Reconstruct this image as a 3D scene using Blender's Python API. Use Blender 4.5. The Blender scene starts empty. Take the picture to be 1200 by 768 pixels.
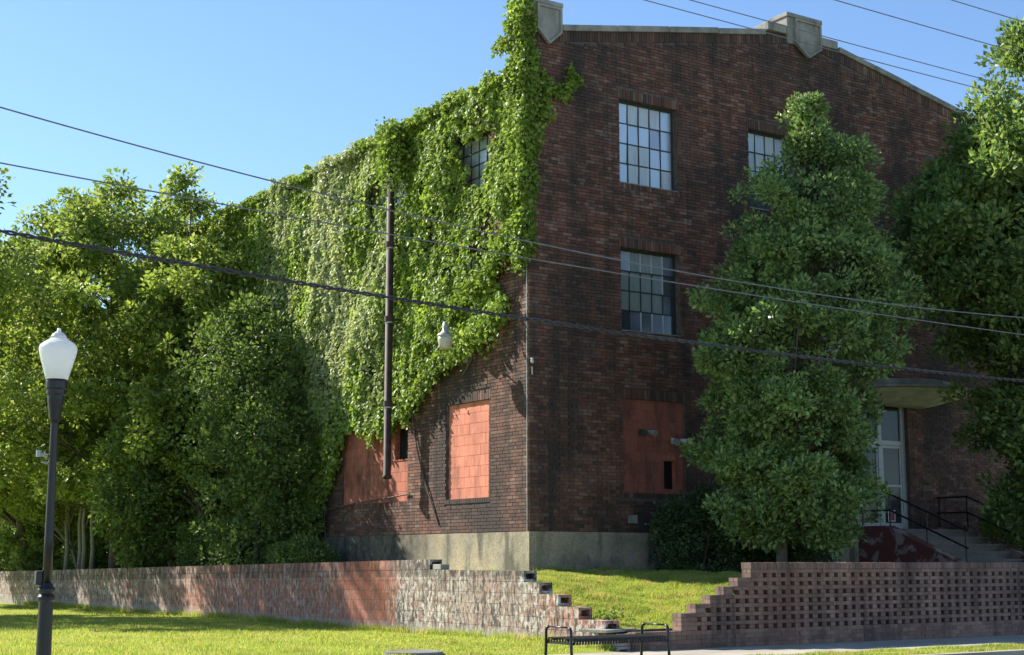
import bpy, math, random
import numpy as np
from mathutils import Vector
rad = math.radians
S = bpy.context.scene
COL = S.collection
# ------------------------------------------------------------------ camera
PITCH, YAW = math.atan(273/1735.), rad(33.4)
cd = bpy.data.cameras.new('camera'); cam = bpy.data.objects.new('camera', cd); COL.objects.link(cam)
cam.location = (-15.686, -23.191, 1.28)
cam.rotation_euler = (math.pi/2+PITCH, 0, -YAW)
cd.sensor_fit = 'HORIZONTAL'; cd.sensor_width = 36; cd.lens = 36*1735./1200
cd.clip_start = .1; cd.clip_end = 3000
S.camera = cam
# ------------------------------------------------------------------ light
SUNV = Vector((1.02, -2.05, -1.75)).normalized()      # the way the sunlight travels
el = math.asin(-SUNV.z); az = math.atan2(-SUNV.x, -SUNV.y)
W = bpy.data.worlds.new('World'); S.world = W; W.use_nodes = True
nt = W.node_tree; bg = nt.nodes['Background']
sky = nt.nodes.new('ShaderNodeTexSky'); sky.sky_type = 'NISHITA'; sky.sun_disc = False
sky.sun_elevation = el; sky.sun_rotation = az
sky.air_density = 1.0; sky.dust_density = .12; sky.ozone_density = 5.0
nt.links.new(sky.outputs[0], bg.inputs[0]); bg.inputs[1].default_value = .094
sl = bpy.data.lights.new('sun', 'SUN'); sl.energy = 5.0; sl.angle = rad(.53); sl.color = (1, .95, .86)
so = bpy.data.objects.new('sun', sl); COL.objects.link(so); so.rotation_euler = SUNV.to_track_quat('-Z', 'Y').to_euler()
so.location = (0, 0, 60)
S.view_settings.view_transform = 'Standard'; S.view_settings.look = 'None'
S.view_settings.exposure = 1.14; S.view_settings.gamma = 1
S.render.resolution_x = 1024; S.render.resolution_y = 655

rng = np.random.default_rng(7); random.seed(7)
# ------------------------------------------------------------------ materials
class NT:
    def __init__(s, name):
        s.m = bpy.data.materials.new(name); s.m.use_nodes = True; s.t = s.m.node_tree
        s.b = s.t.nodes['Principled BSDF']; s.out = s.t.nodes['Material Output']
    def n(s, typ, **k):
        o = s.t.nodes.new('ShaderNode'+typ)
        for a, v in k.items(): setattr(o, a, v)
        return o
    def l(s, a, b): s.t.links.new(a, b)
    def put(s, inp, v):
        if hasattr(v, 'is_linked') or hasattr(v, 'node'): s.l(v, inp)
        else: inp.default_value = v
    def pos(s, sc=(1, 1, 1)):
        g = s.n('NewGeometry'); m = s.n('VectorMath', operation='MULTIPLY'); s.l(g.outputs['Position'], m.inputs[0]); m.inputs[1].default_value = sc
        return m.outputs[0]
    def noise(s, vec, scale, detail=4, rough=.55, dist=0):
        o = s.n('TexNoise'); s.l(vec, o.inputs['Vector']); o.inputs['Scale'].default_value = scale
        o.inputs['Detail'].default_value = detail; o.inputs['Roughness'].default_value = rough; o.inputs['Distortion'].default_value = dist
        return o.outputs['Fac']
    def ramp(s, fac, stops, interp='LINEAR'):
        o = s.n('ValToRGB'); s.put(o.inputs[0], fac); r = o.color_ramp; r.interpolation = interp
        while len(r.elements) < len(stops): r.elements.new(.5)
        for e, (p, c) in zip(r.elements, stops):
            e.position = p; e.color = (*c, 1) if not isinstance(c, (int, float)) else (c, c, c, 1)
        return o.outputs[0]
    def mix(s, fac, a, b, mode='MIX'):
        o = s.n('Mix', data_type='RGBA', blend_type=mode)
        s.put(o.inputs[0], fac)
        for i, v in ((6, a), (7, b)):
            if isinstance(v, (tuple, list)): o.inputs[i].default_value = (*v[:3], 1)
            else: s.l(v, o.inputs[i])
        return o.outputs[2]
    def math(s, op, a, b=0., clamp=False):
        o = s.n('Math', operation=op, use_clamp=clamp); s.put(o.inputs[0], a); s.put(o.inputs[1], b); return o.outputs[0]
    def rnd(s):
        g = s.n('NewGeometry'); o = s.n('ObjectInfo')
        return s.math('FRACT', s.math('ADD', g.outputs['Random Per Island'], o.outputs['Random']))
    def bump(s, h, strength=.3, dist=.01):
        o = s.n('Bump'); o.inputs['Strength'].default_value = strength; o.inputs['Distance'].default_value = dist
        s.l(h, o.inputs['Height']); s.l(o.outputs[0], s.b.inputs['Normal'])
    def done(s, col=None, rough=.85, metal=0., spec=.3):
        if col is not None:
            if isinstance(col, (tuple, list)): s.b.inputs['Base Color'].default_value = (*col[:3], 1)
            else: s.l(col, s.b.inputs['Base Color'])
        s.put(s.b.inputs['Roughness'], rough); s.b.inputs['Metallic'].default_value = metal
        s.b.inputs['Specular IOR Level'].default_value = spec
        return s.m

def m_simple(name, col, rough=.6, metal=0., var=.25, scale=12, bump=.1, spec=.4):
    k = NT(name); nz = k.noise(k.pos(), scale)
    a = tuple(c*(1-var) for c in col); b = tuple(min(1, c*(1+var)) for c in col)
    k.bump(nz, bump, .005)
    return k.done(k.ramp(nz, [(.3, a), (.7, b)]), rough, metal, spec)

def m_brick(name, tones, soot=.85, dark=(.040, .035, .033)):
    k = NT(name); P = k.pos(); r = k.rnd()
    c = k.ramp(r, tones)
    big = k.noise(k.pos((.55, .55, .20)), 1.0, 6, .65)
    c = k.mix(k.ramp(big, [(.42, 0.), (.60, soot)]), c, dark)
    mid = k.noise(k.pos((1, 1, .35)), 3.2, 4, .6)
    c = k.mix(k.ramp(mid, [(.35, .55), (.55, 0.)]), c, dark)
    stk = k.noise(k.pos((2.6, 2.6, .10)), 1.3, 5, .65)
    c = k.mix(k.ramp(stk, [(.54, 0.), (.68, .7)]), c, dark)
    rp = k.noise(k.pos((.8, .8, 1.1)), .8, 2, .5)
    c = k.mix(k.ramp(rp, [(.56, 0.), (.66, .28)]), c, (.30, .14, .10))
    fine = k.noise(P, 60, 3, .7)
    c = k.mix(k.ramp(fine, [(.3, .3), (.6, 0.)]), c, tuple(x*.3 for x in tones[-1][1]))
    ef = k.noise(k.pos((1, 1, 1.6)), 5.5, 3, .7)
    c = k.mix(k.ramp(ef, [(.70, 0.), (.80, .35)]), c, (.22, .2, .18))
    k.bump(fine, .5, .006)
    return k.done(c, .88, spec=.25)
BRT = [(0, (.095, .056, .044)), (.2, (.15, .072, .050)), (.5, (.205, .093, .062)), (.75, (.25, .12, .08)), (.9, (.30, .185, .14)), (1, (.16, .105, .085))]
M_BRICK = m_brick('dark_red_brick', BRT)
M_BRICKR = m_brick('street_wall_brick', [(0, (.21, .13, .10)), (.4, (.30, .18, .14)), (.75, (.36, .22, .17)), (1, (.26, .165, .13))], soot=.25)
M_MORTAR = m_simple('sooty_mortar', (.10, .082, .074), .95, var=.4, scale=9, bump=.4)
M_MORTARL = m_simple('grey_mortar', (.16, .14, .125), .95, var=.3, scale=9, bump=.4)

def m_foundation():
    k = NT('rough_stucco_base'); P = k.pos()
    a = k.noise(P, 1.3, 5, .6); b = k.noise(P, 22, 4, .7); d = k.noise(P, 4, 4, .6)
    c = k.ramp(a, [(.3, (.20, .175, .125)), (.5, (.36, .31, .22)), (.7, (.50, .39, .25))])
    c = k.mix(k.ramp(b, [(.36, .5), (.56, 0.)]), c, (.17, .15, .105))
    c = k.mix(k.ramp(d, [(.62, 0.), (.7, .6)]), c, (.36, .35, .32))
    c = k.mix(k.ramp(k.noise(k.pos((1, 1, .3)), 2.2), [(.52, 0.), (.64, .75)]), c, (.07, .07, .062))
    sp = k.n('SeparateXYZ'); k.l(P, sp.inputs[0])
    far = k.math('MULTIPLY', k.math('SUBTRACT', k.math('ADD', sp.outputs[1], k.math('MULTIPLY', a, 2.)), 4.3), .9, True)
    c = k.mix(k.math('MULTIPLY', far, k.ramp(d, [(.35, .9), (.65, .55)])), c, (.055, .05, .042))  # far left end darkened: dark growth together with the shade there, painted in
    k.bump(b, .6, .02); return k.done(c, .95, spec=.15)
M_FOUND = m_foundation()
def m_stone():
    k = NT('weathered_limestone'); P = k.pos()
    a = k.noise(k.pos((1, 1, .5)), 3, 5, .65)
    c = k.ramp(a, [(.3, (.13, .12, .105)), (.55, (.27, .26, .23)), (.75, (.37, .355, .32))])
    k.bump(k.noise(P, 35), .4, .01); return k.done(c, .9)
M_STONE = m_stone()
def m_blockpaint(name, col, d=.35):
    k = NT(name); P = k.pos(); r = k.rnd(); a = k.noise(k.pos((1, 1, .5)), 2.3, 5, .6)
    c = k.ramp(r, [(0, tuple(x*.88 for x in col)), (1, tuple(x*1.1 for x in col))])
    c = k.mix(k.ramp(a, [(.46, 0.), (.68, d)]), c, (.09, .038, .03))
    c = k.mix(k.ramp(k.noise(k.pos((3, 3, .5)), 1.6, 4, .65), [(.50, 0.), (.66, d*.8)]), c, (.07, .045, .038))
    c = k.mix(k.ramp(k.noise(P, 5.5, 5, .7), [(.58, 0.), (.64, .3)]), c, tuple(min(1, x*1.25+.05) for x in col))
    b = k.noise(P, 16, 4, .7)
    c = k.mix(k.ramp(b, [(.66, 0.), (.72, .4)]), c, (.07, .05, .045))
    k.bump(k.noise(P, 40), .35, .006); return k.done(c, .8)
M_ORANGE = m_blockpaint('orange_painted_block', (.62, .215, .13), .42)
M_ORANGED = m_blockpaint('dull_red_painted_block', (.30, .10, .068), .7); M_ORANGEM = m_blockpaint('mid_red_painted_block', (.46, .15, .09), .85)  # second tone: darker and blotchier than the orange, for the farther left openings
M_JOINT = m_simple('dark_block_joint', (.36, .12, .075), .95, var=.4)

def m_retain():
    k = NT('weathered_retaining_block'); P = k.pos(); r = k.rnd()
    st = k.noise(k.pos((1, 6, .8)), 1.6, 6, .75)          # vertical streaks
    fn = k.noise(k.pos((1, 3.4, 2.2)), 3.6, 7, .78)
    f2 = k.noise(k.pos((1, 5, 2.4)), 4.2, 6, .8)
    c = k.ramp(r, [(0, (.22, .155, .12)), (.3, (.32, .24, .185)), (.6, (.39, .31, .24)), (.85, (.27, .22, .175)), (1, (.38, .22, .16))])
    sp = k.n('SeparateXYZ'); k.l(P, sp.inputs[0])
    y = sp.outputs[1]; z = sp.outputs[2]
    yj = k.math('ADD', y, k.math('MULTIPLY', k.math('SUBTRACT', k.noise(k.pos((1, 2.2, .35)), 1.2), .5), 1.2))
    yn = k.math('DIVIDE', k.math('ADD', yj, 6.5), 34., True)
    red = k.ramp(yn, [(0, .5), (.05, .65), (.075, .12), (.20, .12), (.215, 1.), (.262, 1.), (.285, .8), (.45, .85), (.56, .35), (1, .2)])
    redz = k.math('MULTIPLY', red, k.ramp(fn, [(.48, 1.), (.62, .3)]))
    c = k.mix(redz, c, (.50, .165, .10))
    keep = k.math('SUBTRACT', 1., k.ramp(yn, [(.205, 0.), (.22, .8), (.26, .8), (.275, .45), (.5, .4), (.6, .15)]))
    c = k.mix(k.math('MULTIPLY', keep, k.ramp(st, [(.49, 0.), (.57, .85)])), c, (.05, .045, .04))
    c = k.mix(k.math('MULTIPLY', keep, k.ramp(f2, [(.50, 0.), (.55, .85)])), c, (.06, .055, .05))
    wh = k.ramp(fn, [(.50, 0.), (.57, .9)])
    c = k.mix(k.math('MULTIPLY', keep, k.math('MULTIPLY', wh, k.ramp(k.noise(P, .8, 3), [(.36, .15), (.55, 1.)]))), c, (.56, .54, .47))
    top = k.ramp(k.math('ADD', k.math('MULTIPLY', y, .0135), z), [(.98, 0.), (1.06, .75)])
    c = k.mix(k.math('MULTIPLY', top, k.ramp(k.noise(k.pos((1, 3, 1)), 2.5), [(.4, 0.), (.6, 1.)])), c, (.06, .055, .05))
    bot = k.ramp(z, [(.08, .8), (.24, 0.)])
    c = k.mix(k.math('MULTIPLY', bot, k.ramp(k.noise(k.pos((1, 2, 3)), 2.), [(.4, .5), (.6, 1.)])), c, (.36, .335, .29))
    k.bump(fn, .5, .012); return k.done(c, .92, spec=.2)
M_RETAIN = m_retain()
M_RETJ = m_simple('dark_retaining_joint', (.16, .13, .11), .95, var=.4)

def m_leaf(name, stops, trans=.35, rough=.5, patch=None):
    k = NT(name); r = k.rnd(); c = k.ramp(r, stops)
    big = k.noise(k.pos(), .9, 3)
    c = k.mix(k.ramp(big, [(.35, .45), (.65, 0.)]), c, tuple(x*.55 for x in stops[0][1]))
    if patch == 'dry':
        c = k.mix(k.ramp(k.noise(k.pos(), 1.7, 5, .7), [(.48, 0.), (.62, .8)]), c, (.48, .41, .17))
        c = k.mix(k.ramp(k.noise(k.pos(), 3.1, 3, .6), [(.56, 0.), (.66, .6)]), c, (.20, .30, .05))
    elif patch:
        sp = k.n('SeparateXYZ'); k.l(k.pos(), sp.inputs[0])
        yy = k.math('MULTIPLY', k.math('MULTIPLY', k.math('MULTIPLY', k.math('SUBTRACT', sp.outputs[2], 4.0), .5, True), k.math('MULTIPLY', k.math('SUBTRACT', sp.outputs[1], 4.9), .6, True)), k.math('MULTIPLY', k.math('SUBTRACT', 12.5, sp.outputs[1]), .5, True))  # paler sunlit leaves painted in, faded out low down where the vine is shaded
        pn = k.ramp(k.noise(k.pos((1, 1, .7)), .55, 4, .6), [(.40, 0.), (.54, .85)])
        c = k.mix(k.math('MULTIPLY', pn, k.math('ADD', k.math('MULTIPLY', yy, .95), .05)), c, k.mix(r, tuple(x*.7 for x in patch), patch))
    k.done(c, rough, spec=.3)
    t = k.n('BsdfTranslucent'); mx = k.n('MixShader'); mx.inputs[0].default_value = trans
    cc = k.mix(.5, c, k.mix(1., c, (1.5, 1.45, .5), 'MULTIPLY'))
    k.l(cc, t.inputs[0]); k.l(k.b.outputs[0], mx.inputs[1]); k.l(t.outputs[0], mx.inputs[2]); k.l(mx.outputs[0], k.out.inputs[0])
    return k.m
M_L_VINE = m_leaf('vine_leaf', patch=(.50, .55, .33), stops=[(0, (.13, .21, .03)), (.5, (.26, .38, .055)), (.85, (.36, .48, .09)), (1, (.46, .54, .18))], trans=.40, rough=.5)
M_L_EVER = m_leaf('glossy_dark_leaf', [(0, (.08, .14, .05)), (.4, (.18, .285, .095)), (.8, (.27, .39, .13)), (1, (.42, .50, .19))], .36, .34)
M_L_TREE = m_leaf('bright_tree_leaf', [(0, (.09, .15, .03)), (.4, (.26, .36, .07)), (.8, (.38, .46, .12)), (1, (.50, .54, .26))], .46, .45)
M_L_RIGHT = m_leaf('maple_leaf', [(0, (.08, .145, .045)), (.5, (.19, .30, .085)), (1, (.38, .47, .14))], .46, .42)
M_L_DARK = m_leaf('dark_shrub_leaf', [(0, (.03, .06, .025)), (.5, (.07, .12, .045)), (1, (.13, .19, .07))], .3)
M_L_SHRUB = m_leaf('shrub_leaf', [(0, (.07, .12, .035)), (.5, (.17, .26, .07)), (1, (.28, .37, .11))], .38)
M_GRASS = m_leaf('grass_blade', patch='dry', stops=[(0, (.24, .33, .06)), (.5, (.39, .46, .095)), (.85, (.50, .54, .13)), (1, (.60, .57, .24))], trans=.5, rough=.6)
M_BARK = m_simple('grey_bark', (.11, .09, .07), .9, var=.4, scale=18, bump=.8)
M_PALEBARK = m_simple('pale_bark', (.25, .235, .20), .9, var=.3, scale=18, bump=.6)

def m_lawn():
    k = NT('lawn_soil'); P = k.pos(); a = k.noise(P, 1.2, 4); b = k.noise(P, 40, 4, .7)
    c = k.ramp(a, [(.3, (.26, .33, .035)), (.5, (.34, .39, .05)), (.7, (.42, .42, .08))])
    c = k.mix(k.ramp(b, [(.35, .6), (.6, 0.)]), c, (.16, .18, .03))
    k.bump(b, .9, .03); return k.done(c, .95, spec=.1)
M_LAWN = m_lawn()
M_SOILD = m_simple('dark_soil', (.07, .055, .042), .95, var=.5, scale=6, bump=.6)  # soil bank tone, kept dark so the wall's holes read dark
M_SOIL = m_simple('olive_soil', (.09, .085, .04), .95, var=.5, scale=3, bump=.5)  # dark olive soil under the sidewalk slabs
def m_conc(name, col):
    k = NT(name); P = k.pos(); a = k.noise(P, 1.1, 5); b = k.noise(P, 70, 3, .7)
    c = k.ramp(a, [(.3, tuple(x*.75 for x in col)), (.7, tuple(x*1.15 for x in col))])
    c = k.mix(k.ramp(b, [(.3, .35), (.6, 0.)]), c, tuple(x*.5 for x in col))
    k.bump(b, .4, .006); return k.done(c, .9, spec=.2)
M_CONC = m_conc('sidewalk_concrete', (.40, .355, .285)); M_ASPH = m_conc('asphalt', (.15, .145, .14)); M_BOUNCE = m_conc('pale_bounce_ground', (.42, .40, .36))
M_STEP = m_conc('step_concrete', (.22, .21, .195))
M_BLACK = m_simple('black_painted_metal', (.012, .013, .015), .35, .1, var=.3, spec=.5)
M_STEEL = m_simple('dark_steel_sash', (.045, .05, .052), .6, .2)
M_WPAINT = m_simple('white_door_paint', (.50, .52, .50), .5, var=.12)
M_RUST = m_simple('rusty_brown_pipe', (.055, .032, .026), .7, .1, var=.45, scale=6, bump=.3)
M_GALV = m_simple('galvanised_metal', (.38, .38, .36), .45, .5)
M_WIRE = m_simple('grey_wire', (.17, .17, .18), .5, .2, spec=.5)
M_WIRED = m_simple('black_cable', (.03, .03, .033), .45, 0, spec=.5)
M_DARK = m_simple('dark_void', (.006, .006, .007), .9)
M_ROOF = m_simple('roof_felt', (.05, .05, .05), .9)
M_CANOPY = m_simple('cream_canopy_paint', (.78, .72, .50), .8, var=.2, scale=4)
def m_peel():
    k = NT('peeling_red_paint'); P = k.pos(); a = k.noise(P, 2.1, 5, .6, .4)
    c = k.mix(k.ramp(a, [(.52, 0.), (.58, .9)]), (.16, .05, .045), (.36, .28, .25))
    k.bump(k.noise(P, 30), .4, .01); return k.done(c, .85)
M_PEEL = m_peel()
def m_pane(name, col, gloss=.5, streak=.3, rough=.12):
    k = NT(name); st = k.noise(k.pos((9, 9, 1.3)), 2.0, 4, .6); r = k.rnd()
    c = k.mix(k.ramp(st, [(.4, 0.), (.7, streak)]), col, tuple(x*.45 for x in col))
    c = k.mix(k.math('MULTIPLY', r, .25), c, tuple(x*1.3 for x in col))
    k.done(c, .5, spec=.5 if gloss > .04 else .12)
    g = k.n('BsdfGlossy'); g.inputs['Roughness'].default_value = rough; g.inputs['Color'].default_value = (.8, .85, .9, 1)
    mx = k.n('MixShader'); mx.inputs[0].default_value = gloss
    k.l(k.b.outputs[0], mx.inputs[1]); k.l(g.outputs[0], mx.inputs[2]); k.l(mx.outputs[0], k.out.inputs[0])
    return k.m
PANE = {'b': m_pane('sky_blue_pane', (.30, .345, .40), .32, .35, .3), 'w': m_pane('milky_streaked_pane', (.40, .415, .41), .18, .7, .4),
        'p': m_pane('mauve_pane', (.24, .23, .30), .25, .3, .3), 'g': m_pane('green_grey_pane', (.21, .245, .225), .06, .5, .3),
        'd': m_pane('dim_pane', (.035, .042, .044), .07, .2), 'm': m_pane('murky_blue_pane', (.11, .13, .16), .06, .4)}
M_GLASSD = m_pane('dark_door_glass', (.012, .014, .015), .035, .1, .1)

# ------------------------------------------------------------------ mesh helpers
def mesh_np(name, V, Fl, mat, smooth=False):
    """V (n,3); Fl (m,k) faces all of one size, or list"""
    me = bpy.data.meshes.new(name)
    V = np.asarray(V, np.float32)
    if isinstance(Fl, np.ndarray):
        m, kk = Fl.shape
        me.vertices.add(len(V)); me.vertices.foreach_set('co', V.ravel())
        me.loops.add(m*kk); me.loops.foreach_set('vertex_index', Fl.astype(np.int32).ravel())
        me.polygons.add(m); me.polygons.foreach_set('loop_start', np.arange(m, dtype=np.int32)*kk)
        me.polygons.foreach_set('loop_total', np.full(m, kk, np.int32))
        me.update(calc_edges=True)
    else:
        me.from_pydata([tuple(v) for v in V], [], Fl); me.update()
    me.polygons.foreach_set('use_smooth', np.full(len(me.polygons), smooth, bool))
    me.materials.append(mat)
    return me
def link(name, me, parent=None, loc=None):
    o = bpy.data.objects.new(name, me); COL.objects.link(o)
    if parent is not None:
        o.parent = parent
        o.location = (-parent_world(parent))
    if loc is not None: o.location = Vector(loc) - (parent_world(parent) if parent is not None else Vector())
    return o
def parent_world(p):
    v = Vector(p.location)
    while p.parent is not None: p = p.parent; v += Vector(p.location)
    return v
def thing(name, label, cat, loc=(0, 0, 0), group=None):
    o = bpy.data.objects.new(name, None); COL.objects.link(o); o.location = loc; o.empty_display_size = .3
    o['label'] = label; o['category'] = cat
    if group: o['group'] = group
    return o
def tag(o, label, cat, group=None):
    o['label'] = label; o['category'] = cat
    if group: o['group'] = group
    return o
BOXF = np.array([[0, 3, 2, 1], [4, 5, 6, 7], [0, 1, 5, 4], [1, 2, 6, 5], [2, 3, 7, 6], [3, 0, 4, 7]])
class MB:
    def __init__(s): s.v = []; s.f = []; s.n = 0
    def add(s, V, F):
        s.v += [tuple(v) for v in V]; s.f += [tuple(int(i)+s.n for i in f) for f in F]; s.n += len(V); return s
    def box(s, x0, x1, y0, y1, z0, z1):
        return s.add([(x0, y0, z0), (x1, y0, z0), (x1, y1, z0), (x0, y1, z0), (x0, y0, z1), (x1, y0, z1), (x1, y1, z1), (x0, y1, z1)], BOXF)
    def prism(s, poly, a0, a1, axis):
        """poly list of 2-D points; extruded along axis ('y': poly=(x,z); 'x': poly=(y,z); 'z': poly=(x,y))"""
        def P(p, a): return {'y': (p[0], a, p[1]), 'x': (a, p[0], p[1]), 'z': (p[0], p[1], a)}[axis]
        n = len(poly); V = [P(p, a0) for p in poly]+[P(p, a1) for p in poly]
        F = [tuple(range(n))[::-1], tuple(range(n, 2*n))]+[(i, (i+1) % n, n+(i+1) % n, n+i) for i in range(n)]
        return s.add(V, F)
    def tube(s, pts, r, seg=8, cap=True):
        pts = [Vector(p) for p in pts]; n = len(pts)
        rr = r if isinstance(r, (list, tuple, np.ndarray)) else [r]*n
        V = []; prev = None
        for i, p in enumerate(pts):
            d = (pts[min(i+1, n-1)]-pts[max(i-1, 0)]).normalized()
            if prev is None:
                a = d.cross(Vector((0, 0, 1)));
                if a.length < .1: a = d.cross(Vector((1, 0, 0)))
            else: a = prev - d*prev.dot(d)
            a.normalize(); prev = a; b = d.cross(a)
            V += [p+(a*math.cos(2*math.pi*j/seg)+b*math.sin(2*math.pi*j/seg))*rr[i] for j in range(seg)]
        F = [(i*seg+j, i*seg+(j+1) % seg, (i+1)*seg+(j+1) % seg, (i+1)*seg+j) for i in range(n-1) for j in range(seg)]
        if cap: F += [tuple(range(seg))[::-1], tuple(range((n-1)*seg, n*seg))]
        return s.add(V, F)
    def lathe(s, prof, cx, cy, seg=24):
        V = [(cx+r*math.cos(2*math.pi*j/seg), cy+r*math.sin(2*math.pi*j/seg), z) for r, z in prof for j in range(seg)]
        n = len(prof)
        F = [(i*seg+j, i*seg+(j+1) % seg, (i+1)*seg+(j+1) % seg, (i+1)*seg+j) for i in range(n-1) for j in range(seg)]
        F += [tuple(range(seg))[::-1], tuple(range((n-1)*seg, n*seg))]
        return s.add(V, F)
    def build(s, name, mat, parent=None, smooth=False, bevel=0):
        o = link(name, mesh_np(name, s.v, s.f, mat, smooth), parent)
        if bevel:
            b = o.modifiers.new('bevel', 'BEVEL'); b.width = bevel; b.segments = 2; b.limit_method = 'ANGLE'
        return o
def boxes_np(B):
    """B (n,6) x0 x1 y0 y1 z0 z1 -> V,F"""
    B = np.asarray(B, float); n = len(B)
    x0, x1, y0, y1, z0, z1 = B.T
    V = np.stack([np.stack(c, -1) for c in ((x0, y0, z0), (x1, y0, z0), (x1, y1, z0), (x0, y1, z0), (x0, y0, z1), (x1, y0, z1), (x1, y1, z1), (x0, y1, z1))], 1)
    F = (BOXF[None]+np.arange(n)[:, None, None]*8).reshape(-1, 4)
    return V.reshape(-1, 3), F
CAM = np.array(cam.location)
def bricks(B, name, mat, parent, nmax=300, stuffname=None):
    """bricks as boxes: the nmax nearest to the street camera are parts of their own, the rest one joined part"""
    B = np.asarray(B, float)
    c = np.stack([(B[:, 0]+B[:, 1])/2, (B[:, 2]+B[:, 3])/2, (B[:, 4]+B[:, 5])/2], 1)
    order = np.argsort(np.linalg.norm(c-CAM, axis=1))
    cache = {}
    for i in order[:nmax]:
        d = B[i, 1::2]-B[i, 0::2]; key = tuple(np.round(d, 2))
        if key not in cache:
            h = np.array(key)/2 if min(key) > 0 else d/2
            h = d/2
            mb = MB(); mb.box(-h[0], h[0], -h[1], h[1], -h[2], h[2]); cache[key] = mesh_np(name, mb.v, mb.f, mat)
        link(name, cache[key], parent, loc=c[i])
    if len(B) > nmax:
        V, F = boxes_np(B[order[nmax:]])
        o = link(stuffname or name+'work', mesh_np(name, V, F, mat), parent); o['kind'] = 'stuff'

def leaves_mesh(name, P, D, Nn, L, mat, wr=.55):
    """one rhombic folded leaf per point: P position, D direction of tip, Nn rough normal, L length"""
    D = D/np.linalg.norm(D, axis=1, keepdims=True)
    s = np.cross(D, Nn); s /= np.linalg.norm(s, axis=1, keepdims=True)+1e-9
    n = np.cross(s, D); L = L[:, None]
    V = np.stack([P, P+D*L*.5+s*L*wr*.5+n*L*.06, P+D*L-n*L*.12, P+D*L*.5-s*L*wr*.5+n*L*.06], 1).reshape(-1, 3)
    F = np.arange(len(P)*4).reshape(-1, 4)
    return mesh_np(name, V, F, mat)
def rdir(n, g=rng):
    v = g.normal(size=(n, 3)); return v/np.linalg.norm(v, axis=1, keepdims=True)
# ------------------------------------------------------------------ ground
def sm(t): t = np.clip(t, 0, 1); return t*t*(3-2*t)
def Hup(x, y):            # lawn behind the retaining wall
    z = 1.04-(.78-.66*sm((x-.2)/2.2))*sm((-.6-y)/5.0)
    z = np.where(y > 0, 1.04-.0125*y, z)
    z = z - .25*sm((x-15)/8)*(y > -99)
    return z+.015*np.sin(x*2.1+y*1.3)
def Hlow(x, y): return (.035+.02*np.sin(x*.9+y*.5))*np.clip((y+6.12)/1.2, .02, 1)-.004*np.clip(y, 0, 40)+0*x
def sheet(name, xs, ys, H, mat):
    X, Y = np.meshgrid(xs, ys); Z = H(X, Y)
    V = np.stack([X, Y, Z], -1).reshape(-1, 3); nx, ny = len(xs), len(ys)
    i = np.arange(nx*ny).reshape(ny, nx)
    F = np.stack([i[:-1, :-1], i[:-1, 1:], i[1:, 1:], i[1:, :-1]], -1).reshape(-1, 4)
    o = link(name, mesh_np(name, V, F, mat, True)); o['kind'] = 'structure'; return o
sheet('ground', np.linspace(-900, 900, 10), np.linspace(-900, 900, 10), lambda x, y: 0*x-.42, M_LAWN)
sheet('lawn', np.linspace(-60, -2.56, 80), np.linspace(-6.1, 70, 100), Hlow, M_LAWN)
sheet('upper_lawn', np.linspace(-2.54, 50, 140), np.concatenate([[-5.79], np.linspace(-5.6, 60, 150)]), Hup, M_LAWN)
xs_ = np.linspace(-2.3, 30, 160); hz = Hup(xs_, xs_*0-5.8)+.012
bk = mesh_np('soil_bank', np.concatenate([np.stack([xs_, xs_*0+yy, zz], 1) for yy, zz in ((-5.87, xs_*0-.2), (-5.86, hz), (-5.76, hz+.002))]),
    np.array([[r*160+i, r*160+i+1, (r+1)*160+i+1, (r+1)*160+i] for r in range(2) for i in range(159)]), M_SOILD)
o = link('soil_bank', bk); o['kind'] = 'structure'
mb = MB()
x = -60.
while x < 60:                                     # sidewalk slabs with joints
    mb.box(x, x+1.488, -7.98+.02*math.sin(x), -6.09, -.2, 0.); x += 1.5
sw = mb.build('sidewalk', M_CONC); sw['kind'] = 'structure'
o = MB().box(-60, 60, -8.0, -6.12, -.25, -.012).build('sidewalk_bed', M_SOIL); o['kind'] = 'structure'
sheet('grass_verge', np.linspace(-60, 60, 200), np.linspace(-8.86, -7.98, 5), lambda x, y: -.012+.012*np.sin(x*1.7)+.02*np.exp(-((y+8.4)/.25)**2), M_LAWN)
o = MB().box(-60, 60, -9.02, -8.86, -.4, .0).build('kerb', M_CONC); o['kind'] = 'structure'
sheet('road', np.linspace(-90, 90, 60), np.linspace(-20, -9.02, 8), lambda x, y: 0*x-.13, M_ASPH)
sheet('bounce_ground', np.linspace(-90, 90, 60), np.linspace(-60, -20, 8), lambda x, y: 0*x-.1, M_BOUNCE)  # unseen pale ground beyond the road, added to bounce light onto the facade
# utility cover patch in the lawn
tag(MB().lathe([(.40, .0), (.40, .06), (.33, .068), (.28, .058), (.0001, .058)], -5.48, -5.28, 28).build('utility_cover', M_STEP), 'round grey concrete utility cover set in the lawn in front of the weathered wall', 'utility cover')

def lump(a, b, c, s=0.):
    return (np.sin(a*1.7+b*1.1+s)+np.sin(b*2.3-c*1.9+s*2)+np.sin(c*2.9+a*1.3+s*3)+.7*np.sin(a*4.1+c*3.7+s)+.7*np.sin(b*5.3-a*3.1+s))/4.4
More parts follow.
